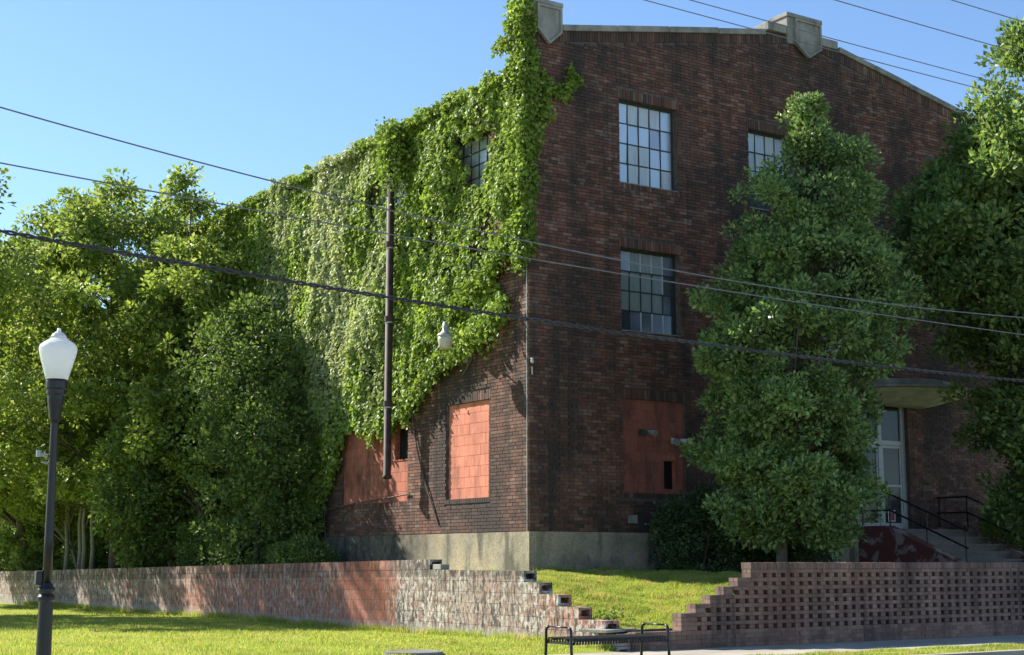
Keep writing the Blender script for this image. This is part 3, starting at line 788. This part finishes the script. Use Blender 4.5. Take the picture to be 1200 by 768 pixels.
# ------------------------------------------------------------------ bench
bn = thing('metal_bench', 'black backless metal bench with slatted seat and looped armrests by the kerb', 'bench', (-4.66, -8.6, 0))
bx0, bx1, by0, by1, bz = -5.38, -3.92, -8.82, -8.30, .375
for X in (bx0, bx1):
    for yy, sgn in ((by0, 1), (by1, -1)):
        MB().tube([(X, yy-sgn*.03, -.03), (X, yy, .25), (X, yy+sgn*.005, .45), (X, yy+sgn*.02, .485), (X, yy+sgn*.06, .50)], .018, 8).build('leg', M_BLACK, bn, smooth=True)
    MB().tube([(X, by0+.06, .50), (X, by1-.06, .50)], .010, 8).build('armrest', M_BLACK, bn, smooth=True)
m = MB(); m.box(bx0, bx1, by0+.10, by0+.13, bz-.03, bz-.012); m.box(bx0, bx1, by1-.13, by1-.10, bz-.03, bz-.012)
m.build('side_rail', M_BLACK, bn)
for X in (bx0+.01, bx1-.05):
    MB().box(X, X+.04, by0+.0, by1-.0, bz-.075, bz-.045).build('cross_rail', M_BLACK, bn)
ns = 34; mseat = None
for i in range(ns):
    a = bx0+.03+i*(bx1-bx0-.06)/ns; b = a+.026
    pr = []
    for (yy, z_) in ((by0-.005, bz-.075), (by0-.01, bz-.03), (by0+.0, bz-.008), (by0+.03, bz), (by1-.03, bz), (by1, bz-.008), (by1+.01, bz-.03), (by1+.005, bz-.075)): pr.append((yy, z_))
    inn = [(y_+(.008 if y_ < -8.5 else -.008), z_-(.007 if z_ > bz-.05 else 0)) for y_, z_ in pr][::-1]
    V = []; n_ = len(pr)
    m = MB()
    for q in range(n_-1):
        o1, o2 = pr[q], pr[q+1]; i1, i2 = inn[n_-1-q], inn[n_-2-q]
        m.prism([o1, o2, i2, i1], a, b, 'x')
    m.build('slat', M_BLACK, bn)

# ------------------------------------------------------------------ street lamp
lx, ly = -11.16, -7.61
sl_ = thing('street_lamp', 'black post street lamp with white acorn shaped glass globe on the lawn side', 'street lamp', (lx, ly, 0))
MB().lathe([(.0001, -.2), (.15, -.2), (.15, .02), (.12, .06), (.10, .12), (.078, .2), (.072, .86), (.088, .88), (.09, .91), (.07, .94), (.088, .97), (.088, .99), (.062, 1.02), (.05, 1.05)], lx, ly, 20).build('base', M_BLACK, sl_, smooth=False)
MB().lathe([(.049, 1.05), (.046, 1.5), (.039, 2.70), (.041, 2.72)], lx, ly, 16).build('pole', M_BLACK, sl_, smooth=True)
MB().lathe([(.04, 2.70), (.055, 2.74), (.072, 2.86), (.085, 2.95), (.085, 2.99), (.10, 3.01), (.10, 3.05), (.11, 3.07), (.11, 3.14), (.10, 3.165)], lx, ly, 20).build('collar', M_BLACK, sl_)
gm = NT('acorn_globe_glass'); ribs = gm.n('TexWave', wave_type='BANDS', bands_direction='Z'); gm.l(gm.pos(), ribs.inputs['Vector']); ribs.inputs['Scale'].default_value = 14
gm.bump(ribs.outputs['Fac'], .25, .01); gm.done((.78, .80, .80), .25, spec=.6)
t_ = gm.n('BsdfTranslucent'); t_.inputs[0].default_value = (.85, .88, .88, 1); mx_ = gm.n('MixShader'); mx_.inputs[0].default_value = .45
gm.l(gm.b.outputs[0], mx_.inputs[1]); gm.l(t_.outputs[0], mx_.inputs[2]); gm.l(mx_.outputs[0], gm.out.inputs[0])
gl = MB().lathe([(.115, 3.165), (.124, 3.20), (.136, 3.245), (.150, 3.295), (.166, 3.35), (.180, 3.40), (.190, 3.44), (.196, 3.475), (.1955, 3.50), (.189, 3.52), (.176, 3.538), (.155, 3.555), (.128, 3.572), (.10, 3.59), (.088, 3.60)], lx, ly, 28).build('globe', gm.m, sl_, smooth=True)
MB().lathe([(.09, 3.60), (.075, 3.635), (.05, 3.66), (.022, 3.675), (.022, 3.69), (.014, 3.71), (.0001, 3.715)], lx, ly, 20).build('finial', gm.m, sl_, smooth=True)
Rv = Vector((math.cos(YAW), -math.sin(YAW)))     # across the street view
bxx, byy = lx-Rv.x*.085, ly-Rv.y*.085
MB().box(bxx-.04, bxx+.04, byy-.04, byy+.04, 1.03, 1.17).build('outlet_box', M_BLACK, sl_, bevel=.012)
m = MB(); m.tube([(lx-Rv.x*.05, ly-Rv.y*.05, 2.36), (lx-Rv.x*.15, ly-Rv.y*.15, 2.38)], .018, 8); m.tube([(lx-Rv.x*.15, ly-Rv.y*.15, 2.35), (lx-Rv.x*.15, ly-Rv.y*.15, 2.42)], .028, 10)
m.tube([(lx-Rv.x*.05, ly-Rv.y*.05, 2.28), (lx-Rv.x*.12, ly-Rv.y*.12, 2.30)], .012, 8); m.build('banner_bracket', M_GALV, sl_)

# ------------------------------------------------------------------ overhead wires
YW = -9.0
def wire(pts, r, mat, lab, twist=0):
    p = np.array(pts); deg = 2 if len(p) > 3 else 1
    c = np.polyfit(p[:, 0], p[:, 1], deg)
    xs = np.linspace(-26, 30, 160 if not twist else 1400)
    if deg == 2:
        z = np.polyval(c, xs); far = np.clip(xs-6, 0, None); z = z-c[0]*far**2*.0
    else: z = np.polyval([0, p[:, 1].mean()], xs)+.0006*(xs-1)**2
    m = MB()
    if twist:
        for k in range(2):
            ph = xs*2*math.pi/.32+k*math.pi
            m.tube(np.stack([xs, YW+.0145*np.cos(ph), z+.0145*np.sin(ph)], 1), .0125, 5)
    else: m.tube(np.stack([xs, np.full_like(xs, YW), z], 1), r, 6)
    o = m.build('overhead_wire', mat, None, smooth=True); tag(o, lab, 'wire', 'overhead wires along the street')
A = [(-12.24, 5.60), (-10.84, 5.43), (-9.28, 5.26), (-7.93, 5.06+.03), (-6.09, 5.0), (-3.74, 4.90), (-.70, 4.87), (2.94, 4.89)]
B = [(-12.21, 5.035), (-10.95, 4.98), (-9.57, 4.94), (-7.93, 4.865), (-6.09, 4.80), (-3.75, 4.737), (-.71, 4.668), (2.92, 4.652)]
Cw = [(-12.18, 4.378), (-10.48, 4.279), (-8.55, 4.175), (-6.10, 4.067), (-2.32, 3.975), (2.86, 3.935)]
wire(A, .008, M_WIRE, 'thin wire third up from the lowest, crossing in front of the lower window')
wire(B, .0075, M_WIRE, 'thin wire just above the thick twisted cable')
wire(Cw, .02, M_WIRED, 'thick twisted black cable, the lowest of the overhead lines', twist=1)
wire([(-4.4, 8.37), (1.7, 8.37)], .0065, M_WIRE, 'lower of the two close wires passing the gable peak')
wire([(-3.7, 8.54), (1.7, 8.54)], .0065, M_WIRE, 'upper of the two close wires passing the gable peak')
wire([(-.9, 9.13), (2.5, 9.13)], .0075, M_WIRE, 'wire second from the top against the sky at right')
wire([(1.6, 9.67), (3.1, 9.67)], .0075, M_WIRE, 'topmost wire in the upper right corner of the sky')

# ------------------------------------------------------------------ foliage
def clump_leaves(name, C, R, nper, L, mat, parent, up=.35, flat=.75, seed=0, droop=0., wr=.62):
    g = np.random.default_rng(seed); n = len(C); N = n*nper
    c = np.repeat(C, nper, 0); r = np.repeat(R, nper)
    d = rdir(N, g); rad_ = r*g.random(N)**.45
    off = d*rad_[:, None]; off[:, 2] *= flat
    P = c+off
    D = d+.55*rdir(N, g); D[:, 2] += up-droop
    Nn = rdir(N, g)*1.0+d*.5; Nn[:, 2] += .55
    return link(name, leaves_mesh(name, P, D, Nn, L*g.uniform(.6, 1.25, N), mat, wr), parent)
def limbs(name, base, C, R0, mat, parent, k, seed, fork=.35):
    """trunk with limbs that reach a number of the leaf clumps"""
    R = random.Random(seed); top = C[:, 2].max(); ax = C.mean(0); m = MB()
    ztp = top-.9; n = 12; spine = []
    for i in range(n+1):
        t = i/n; spine.append(Vector((base[0]+(ax[0]-base[0])*t+.12*math.sin(t*7+seed)*t, base[1]+(ax[1]-base[1])*t+.1*math.cos(t*5+seed)*t, base[2]-.1+(ztp-base[2])*t)))
    m.tube(spine, [R0*(1-.88*(i/n)) * (1.35 if i == 0 else 1) for i in range(n+1)], 9)
    idx = R.sample(range(len(C)), min(k, len(C)))
    for i in idx:
        c = Vector(C[i]); z0 = max(base[2]+(top-base[2])*fork*.6, c.z-R.uniform(.6, 2.2)); t = (z0-base[2])/(ztp-base[2]); t = min(max(t, .1), .93)
        p0 = spine[int(t*n)]; mid = p0.lerp(c, .55)+Vector((0, 0, .25*(c-p0).length*R.uniform(-.3, .6)))
        r = R0*(1-.85*t)*.45; m.tube([p0, p0.lerp(mid, .5)+Vector((0, 0, .05)), mid, c], [r, r*.7, r*.45, .012], 5)
    return m.build(name, mat, parent, smooth=True)
def crown_pts(prof, n, seed, bumps=.22, inner=.3, flaty=1., boughs=0, br=.5):
    """prof rows: z, cx, cy, r. Leaf clumps gathered on boughs that fill the crown's shell"""
    g = np.random.default_rng(seed); prof = np.array(sorted(prof)); z = prof[:, 0]
    def draw(n, inner):
        w = np.interp(np.linspace(z[0], z[-1], 400), z, prof[:, 3])**1.2+.05; zz = np.linspace(z[0], z[-1], 400)
        Z = g.choice(zz, n, p=w/w.sum())+g.normal(0, .05, n)
        a = g.uniform(0, 2*np.pi, n); cx = np.interp(Z, z, prof[:, 1]); cy = np.interp(Z, z, prof[:, 2]); r = np.interp(Z, z, prof[:, 3])
        r = r*(1+bumps*lump(a*1.5, Z*1.1, a*0+seed, seed)+bumps*.4*np.sin(a*5+Z*3))
        f = np.where(g.random(n) < inner, g.random(n)**.5*.75, g.uniform(.75, 1., n))
        return np.stack([cx+r*f*np.cos(a), cy+r*f*np.sin(a)*flaty, Z], 1)
    if not boughs: return draw(n, inner)
    B = draw(boughs, inner); k = g.integers(0, boughs, n); sz = g.uniform(.55, 1.35, boughs)*br
    d = g.normal(size=(n, 3)); d /= np.linalg.norm(d, axis=1, keepdims=True); d[:, 2] *= .7
    P = B[k]+d*(sz[k]*g.random(n)**.5)[:, None]
    m = n//6; P[:m] = draw(m, .6)
    return P
def tree(lab, base, prof, ncl, rcl, nper, L, mat, bark, R0, seed, k=60, group=None, **kw):
    t = thing('tree', lab, 'tree', base, group)
    C = crown_pts(prof, ncl, seed, **{q: kw.pop(q) for q in list(kw) if q in ('bumps', 'inner', 'flaty', 'boughs', 'br')})
    ex = kw.pop('extra', None)
    if ex is not None: C = np.concatenate([C, np.array(ex)])
    g = np.random.default_rng(seed+1)
    o = clump_leaves('crown', C, g.uniform(.65, 1.25, len(C))*rcl, nper, L, mat, t, seed=seed, **kw); 
    limbs('trunk', base, C, R0, bark, t, k, seed)
    return t
# evergreen in front of the facade
T1 = [(1.5, 3.65, -3.3, .9), (2.1, 3.65, -3.3, 1.15), (2.9, 3.55, -3.25, 1.35), (3.7, 3.6, -3.28, 1.5), (4.5, 3.68, -3.32, 1.72), (5.3, 3.74, -3.36, 1.75), (6.4, 3.85, -3.42, 1.55), (7.2, 3.98, -3.5, 1.4), (7.9, 4.05, -3.55, 1.2), (8.5, 4.15, -3.6, .92), (9.1, 4.15, -3.6, .40), (9.9, 4.12, -3.6, .12)]
tree('tall dense evergreen tree before the brick facade, its tip sunlit', (3.3, -3.2, .6), T1, 1350, .25, 84, .10, M_L_EVER, M_BARK, .11, 11, k=60, bumps=.20, boughs=190, br=.40, up=.3,
     extra=[(3.1, -3.0, 8.4), (2.9, -2.8, 8.1), (2.8, -2.8, 7.4), (4.1, -3.6, 9.95), (4.15, -3.6, 9.75), (4.05, -3.6, 9.55), (4.0, -3.6, 9.35), (3.8, -3.6, 9.2), (4.2, -3.65, 9.15), (3.75, -3.5, 9.0), (4.1, -3.6, 9.0)])
# big tree to the right, rising above the roof line
T2 = [(1.9, 10.5, -4.2, .9), (2.9, 10.4, -4.15, 1.35), (4.3, 10.5, -4.2, 1.4), (5.6, 10.3, -4.1, 1.7), (6.5, 9.8, -3.8, 2.25), (8.6, 9.8, -3.8, 2.3), (9.6, 10.1, -4.0, 1.95), (10.2, 10.4, -4.2, 1.5), (11.2, 10.5, -4.25, 1.3), (12.0, 10.6, -4.3, .9), (12.8, 10.7, -4.3, .3)]
tree('tall broadleaf tree at the right edge, bright top above the roofline', (10.2, -3.6, .8), T2, 1300, .36, 75, .14, M_L_RIGHT, M_BARK, .2, 23, k=70, bumps=.2, boughs=190, br=.5)
# trees behind the retaining wall on the left
T3 = [(3.0, -1.9, 18.4, 1.6), (4.0, -2.1, 18.4, 3.0), (5.4, -2.3, 18.5, 3.7), (7.2, -2.2, 18.6, 3.8), (9.0, -2.0, 18.8, 3.5), (10.3, -1.9, 18.9, 2.9), (11.4, -1.9, 18.9, 1.9), (12.1, -1.8, 18.9, .7)]
tree('tall loose leafy tree, the broadest of the group left of the building', (-1.5, 19, .9), T3, 1350, .40, 52, .17, M_L_TREE, M_BARK, .16, 31, k=90, bumps=.4, droop=.35, boughs=150, br=.8)
T5 = [(3.2, -1.4, 13.8, 1.2), (4.6, -1.4, 13.8, 1.7), (6.5, -1.4, 13.9, 1.6), (8.3, -1.4, 14.1, 1.35), (9.8, -1.4, 14.4, 1.0), (11.0, -1.4, 14.6, .5), (11.8, -1.4, 14.6, .15)]
tree('slender leafy tree close to the vine covered wall', (-1.2, 13, .9), T5, 460, .34, 55, .15, M_L_TREE, M_BARK, .12, 37, k=50, bumps=.4, droop=.35, boughs=70, br=.65)
T4 = [(2.6, -2.4, 27, 1.6), (3.6, -3.0, 27, 3.2), (6, -3.4, 27.2, 4.2), (8, -3.3, 27.4, 4.1), (9.8, -3.0, 27.5, 3.2), (11.0, -2.9, 27.6, 1.9), (11.9, -2.9, 27.6, .5)]
tree('leafy tree at the far left edge behind the street lamp globe', (-1.8, 27, .7), T4, 1000, .5, 50, .21, M_L_TREE, M_BARK, .16, 41, k=60, bumps=.35, droop=.35, boughs=130, br=1.1)
T6 = [(1.3, -1.1, 9.6, 1.1), (2.5, -1.1, 9.7, 1.5), (4, -1.1, 9.9, 1.6), (5.5, -1.1, 10.3, 1.5), (6.8, -1.1, 10.8, 1.1), (7.8, -1.1, 11, .3)]
tree('small dark bushy tree filling the gap between wall and building', (-1.1, 10, .95), T6, 380, .34, 62, .12, M_L_SHRUB, M_BARK, .08, 43, k=40)
T7 = [(1.4, -1.5, 14.4, 1.2), (3, -1.6, 14.8, 1.7), (4.4, -1.6, 15, 1.5), (5.6, -1.6, 15, .9)]
tree('low shady tree behind the middle of the retaining wall', (-1.3, 15, .9), T7, 380, .36, 60, .13, M_L_SHRUB, M_BARK, .09, 47, k=40, boughs=60, br=.6, droop=.3)
T9 = [(3.5, -9.6, 16, 1.8), (5.0, -9.7, 16, 3.4), (7.0, -9.7, 16, 4.0), (9.0, -9.7, 16, 3.8), (11, -9.7, 16, 3.0), (12.6, -9.7, 16, 1.6)]
tree('leafy lawn tree just left of the view that shades the lawn and wall', (-9.7, 16, 0), T9, 600, .6, 80, .15, M_L_TREE, M_BARK, .17, 57, k=60, bumps=.4, boughs=55, br=.9)
T8 = [(2.6, -1.9, 23, .9), (3.2, -2.2, 23, 1.9), (4.2, -2.2, 23, 2.1), (5.2, -2.2, 23, 1.2)]
tree('low spreading bright green tree over the far end of the wall', (-1.2, 23.2, .8), T8, 170, .42, 90, .13, M_L_TREE, M_PALEBARK, .07, 53, k=30)
for i, (x, y, h, lab) in enumerate([(-1.75, 22.9, 3.0, 'leftmost and shortest of the four slender pale bare trunks'), (-1.7, 21.75, 3.3, 'second from left of the four slender pale trunks behind the wall'),
        (-1.75, 21.2, 4.2, 'third from left of the four slender pale trunks'), (-1.72, 20.5, 4.6, 'rightmost of the four slender pale trunks behind the wall')]):
    t = thing('slender_tree', lab, 'tree', (x, y, .75), 'slender pale trunks behind the wall')
    MB().tube([(x, y, .7), (x+.03, y, 1.6), (x-.02, y+.05, 2.4), (x+.06, y, h)], [.085, .07, .06, .04], 8).build('trunk', M_PALEBARK, t, smooth=True)
    MB().tube([(x, y+.02, 2.2), (x+.25, y+.1, 2.8), (x+.3, y+.3, 3.5)], [.04, .03, .015], 6).build('branch', M_PALEBARK, t, smooth=True)
# shrubs under the evergreen
def shrub(lab, c, r, h, n, mat, seed, L=.08, per=80, rc=.25):
    t = thing('shrub', lab, 'shrub', (c[0], c[1], c[2]))
    C = crown_pts([(c[2]+min(.15, h*.4), c[0], c[1], r*.8), (c[2]+h*.5, c[0], c[1], r), (c[2]+h*.85, c[0], c[1], r*.7), (c[2]+h, c[0], c[1], r*.2)], n, seed)
    clump_leaves('foliage', C, np.full(n, rc), per, L, mat, t, seed=seed)
    m = MB(); R = random.Random(seed)
    for i in range(7):
        q = Vector(C[R.randrange(n)]); m.tube([(c[0]+R.uniform(-.1, .1), c[1]+R.uniform(-.1, .1), c[2]-.1), (Vector(c).lerp(q, .5)), q], [.025, .018, .008], 5)
    m.build('stem', M_BARK, t)
shrub('dark shrub at the foot of the facade left of the evergreen trunk', (3.25, -1.15, .95), .95, 1.6, 130, M_L_DARK, 61)
shrub('dark rounded shrub between the evergreen trunk and the entrance', (5.0, -1.5, .95), 1.05, 1.4, 130, M_L_DARK, 62)
shrub('shaded shrub right of the entrance steps', (12.4, -1.6, .9), 1.2, 1.8, 120, M_L_SHRUB, 63)
shrub('dusky undergrowth clump behind the wall below the rusty pipe', (-1.0, 7.6, .9), .7, .75, 70, M_L_SHRUB, 64)
shrub('undergrowth clump behind the middle of the retaining wall', (-1.2, 12.6, .85), .95, 1.5, 110, M_L_SHRUB, 65)
shrub('undergrowth clump near the pale trunks', (-1.0, 17.0, .8), 1.1, 1.7, 120, M_L_SHRUB, 66)
shrub('undergrowth clump beyond the pale trunks at far left', (-.9, 26.5, .7), 1.7, 2.6, 170, M_L_SHRUB, 67, .13)
shrub('undergrowth clump at the very left edge behind the wall', (-1.3, 31, .6), 1.8, 2.4, 150, M_L_SHRUB, 68, .13)
shrub('dark undergrowth right behind the four pale trunks', (-.6, 23.5, .7), 1.1, 2.4, 130, M_L_SHRUB, 69, .12)
# wood far behind, so that no empty horizon shows
g = np.random.default_rng(71); n = 900
C = np.stack([g.uniform(-16, 16, n), g.uniform(44, 56, n), g.uniform(0, 1, n)**1.5*8.6], 1)
o = clump_leaves('distant_wood', C, g.uniform(.9, 1.7, n), 90, .32, M_L_SHRUB, None, seed=72); o['kind'] = 'stuff'
o['label'] = 'dark mass of distant trees closing the view at far left'; o['category'] = 'wood'

# ------------------------------------------------------------------ climbing vine
vine = thing('climbing_vine', 'bright green vine blanketing the sunlit side wall and corner of the building', 'vine', (0, 4, 1.1))
POLY = np.array([(-.12, 10.75), (0.9, 10.95), (3.6, 11.0), (5.2, 10.95), (8.1, 10.9), (13.2, 10.85), (17, 10.8), (20, 10.7), (20, 3), (16.3, 1.3), (12.5, 1.2), (9.1, 1.2), (8.3, 2.6), (7.9, 3.6), (7.2, 4.25), (6.2, 4.05), (5.6, 3.9),
                 (5.2, 3.75), (4.95, 4.6), (4.6, 4.3), (4.15, 4.7), (3.6, 5.1), (3.1, 5.55), (2.7, 5.6), (2.2, 5.45), (1.7, 5.55), (1.2, 5.95), (.65, 6.12), (1.2, 6.32), (1.75, 6.35), (1.55, 6.75), (1.25, 6.6), (.95, 7.0), (.62, 7.5), (.28, 7.85), (.15, 7.25), (.0, 6.95), (-.12, 7.5)])
POLY[18:36, 1] += .34*np.clip((5.2-POLY[18:36, 0])/1.0, 0, 1)
GAPS = [(1.25, 2.3, 9.0, 9.95, 1.), (4.9, 6.3, 9.15, 9.9, .97), (1.1, 1.85, 6.75, 7.5, .9), (.55, 1.7, 7.55, 8.15, .9), (1.5, 1.95, 6.5, 7.5, .75), (2.6, 3.6, 7.9, 8.9, .55), (11.5, 12.6, 4.2, 7.8, .85), (4.7, 5.35, 4.6, 6.4, .6), (2.3, 3.2, 7.0, 7.6, .5), (3.4, 4.2, 9.0, 9.6, .7)]
def inpoly(p, poly):
    x, y = p[:, 0], p[:, 1]; c = np.zeros(len(p), bool); n = len(poly); j = n-1
    for i in range(n):
        xi, yi = poly[i]; xj, yj = poly[j]
        k = ((yi > y) != (yj > y)) & (x < (xj-xi)*(y-yi)/(yj-yi+1e-12)+xi); c ^= k; j = i
    return c
def vinepts(n, g):
    p = np.stack([g.uniform(-.2, 20, n), g.uniform(1, 11.1, n)], 1)
    w = p+np.stack([.16*np.sin(p[:, 1]*5.1+p[:, 0]*2)+.07*np.sin(p[:, 1]*13), .16*np.sin(p[:, 0]*4.3)+.1*np.sin(p[:, 0]*11+p[:, 1])], 1)
    k = inpoly(w, POLY)
    for (a, b, c, d, s) in GAPS:
        ins = (w[:, 0] > a) & (w[:, 0] < b) & (w[:, 1] > c) & (w[:, 1] < d); k &= ~(ins & (g.random(n) < s))
    thin = lump(p[:, 0]*1.6, p[:, 1]*.9, p[:, 0]*.3, 2.)
    k &= g.random(n) < np.clip(.95+thin*.9, .25, 1)
    return p[k]
g = np.random.default_rng(81)
p = vinepts(260000, g); n = len(p)
VT = np.random.default_rng(5).normal(size=(26, 4))
def relief(y, z):
    v = 0
    for i_, (a, b, c, d) in enumerate(VT):
        f = 1.2*1.17**i_; v = v+np.sin(y*f*a*1.5+z*f*b*.8+c*3)/(1+.16*i_)
    v = v/3.2
    return .14+.13*np.clip(v, -1.0, 1.7)+.07*lump(y*1.1, z*.6, y*.4, 4.)
rl = np.clip(relief(p[:, 0], p[:, 1]), .04, .6)
dep = rl*np.where(g.random(n) < .72, g.uniform(.8, 1.15, n), g.uniform(.1, .8, n))
P = np.stack([-.03-dep, p[:, 0], p[:, 1]], 1)
ey = (relief(p[:, 0]+.05, p[:, 1])-relief(p[:, 0]-.05, p[:, 1]))/.1; ez = (relief(p[:, 0], p[:, 1]+.05)-relief(p[:, 0], p[:, 1]-.05))/.1
Nn = np.stack([-np.ones(n), -ey, -ez+.35], 1)+.75*rdir(n, g)
D = np.stack([-.25*np.ones(n), .2*np.ones(n)*0, -.9*np.ones(n)], 1)+.75*rdir(n, g)
Ls = g.uniform(.05, .13, n)
# corner column and the spur on the shaded front
def blob(n, y0, y1, x0, x1, z0, z1, taper=None):
    q = np.stack([g.uniform(x0, x1, n), g.uniform(y0, y1, n), g.uniform(z0, z1, n)], 1)
    return q
segs = []
q = blob(8500, -.16, .42, -.34, .12, 8.2, 12.35); w_ = .8+.2*np.sin(q[:, 2]*6); q = q[(np.abs(q[:, 0]+.11) < .24*w_)]; segs.append(q)
q = blob(1600, -.14, .3, -.2, .1, 7.1, 8.3); segs.append(q)
q = blob(1700, -.16, -.01, -.1, .55, 8.3, 11.3); q = q[q[:, 0] < .12+.40*np.exp(-((q[:, 2]-10.2)/.75)**2)+.06*np.sin(q[:, 2]*9)]; segs.append(q)
t = g.random(420); q = np.stack([.35+t*.85+g.normal(0, .04, 420), -.05-.1*g.random(420), 10.35+.38*t+.12*np.sin(t*9)+g.normal(0, .09*(1-.5*t), 420)], 1); segs.append(q)
t = g.random(160); q = np.stack([.85+t*.12+g.normal(0, .03, 160), -.05-.1*g.random(160), 10.5+t*.6+g.normal(0, .03, 160)], 1); segs.append(q)
t = g.random(260); q = np.stack([-.12-.2*g.random(260), .35+t*.5+g.normal(0, .05, 260), 11.35+.2*np.sin(t*3)+g.normal(0, .06, 260)], 1); segs.append(q)
# thin tendrils that trail out of the ragged lower edge
gt = np.random.default_rng(15)
low = POLY[17:41]
for _ in range(60):
    e_ = gt.integers(0, len(low)-1); a_ = low[e_]+(low[e_+1]-low[e_])*gt.random(); L_ = gt.uniform(.15, .65); th_ = gt.uniform(-2.3, -.6)
    c_ = int(70*L_)+10; t = gt.random(c_)
    q = np.stack([-.04-.12*gt.random(c_), a_[0]+math.cos(th_)*L_*t+.06*np.sin(t*7)+gt.normal(0, .035, c_), a_[1]+.1+math.sin(th_)*L_*t+gt.normal(0, .035, c_)], 1)
    segs.append(q[q[:, 1] > -.05])
# crest along the parapet
nc = 26000; yy = g.uniform(0, 20, nc); cr = .10+.14*np.clip(lump(yy*1.3, yy*.7, yy*0, 1.)+.45, 0, 1.2)
q = np.stack([g.uniform(-.3, .42, nc), yy, 10.72+cr*g.uniform(0, 1.2, nc)], 1); segs.append(q)
q = g.normal(0, 1, (2600, 3))*np.array([.12, .17, .42])+np.array([-.42, 4.85, 10.25]); q = q[q[:, 2] < 10.95]; segs.append(q)
# tuft hanging out at the lamp
q = g.normal(0, 1, (900, 3))*np.array([.1, .42, .14])+np.array([-.2, 1.9, 5.72]); segs.append(q)
q = g.normal(0, 1, (500, 3))*np.array([.08, .45, .09])+np.array([-.2, 3.3, 5.35]); segs.append(q)
for (a, b, cnt) in [((.1, 7.75), (1.2, 6.9), 1600), ((1.2, 6.9), (2.6, 6.3), 1400), ((.0, 7.9), (.02, 6.95), 700), ((.62, 6.1), (1.7, 5.85), 700), ((3.0, 5.4), (4.6, 4.4), 900), ((2.2, 5.5), (3.4, 5.2), 500)]:
    t = g.random(cnt); q = np.stack([-.1-.22*g.random(cnt), a[0]+(b[0]-a[0])*t+g.normal(0, .10, cnt), a[1]+(b[1]-a[1])*t+g.normal(0, .11, cnt)], 1); segs.append(q)
q = np.concatenate(segs); n2 = len(q)
P = np.concatenate([P, q]); D = np.concatenate([D, np.array([-.2, -.1, -.6])+.9*rdir(n2, g)]); Nn = np.concatenate([Nn, np.array([-.6, -.3, .5])+.8*rdir(n2, g)])
Ls = np.concatenate([Ls, g.uniform(.06, .12, n2)])
o = link('foliage', leaves_mesh('foliage', P, D, Nn, Ls, M_L_VINE, .8), vine); o['kind'] = 'stuff'
m = MB(); R = random.Random(3)
for i in range(34):
    y = R.uniform(4.5, 16); z = R.uniform(1.6, 3.2) if y > 8 else R.uniform(4.3, 6.2); pts = []
    for k in range(14):
        pts.append((-.03-.02*R.random(), y, z)); y += R.uniform(-.14, .16); z += R.uniform(.25, .5)
        if z > 10.6: break
    if len(pts) > 3: m.tube(pts, [.022*(1-.6*i_/len(pts)) for i_ in range(len(pts))], 5)
for pts in ([(-.03, 3.3, 2.0), (-.05, 3.9, 3.0), (-.05, 4.3, 3.9), (-.04, 4.5, 4.8)], [(-.08, 2.3, 5.0), (-.05, 2.0, 5.3), (-.05, 1.8, 5.8)], [(-.03, 8.6, 2.45), (-.06, 7.0, 2.55), (-.06, 5.6, 2.62), (-.04, 4.5, 2.68)]):
    m.tube(pts, .018, 5)
m.build('stem', M_BARK, vine)
# weedy clump at the gap between the walls
shrub('low weedy clump in the grass beside the pierced wall', (-1.95, -5.1, .33), .42, .10, 9, M_L_TREE, 91, .05, 45, .12)
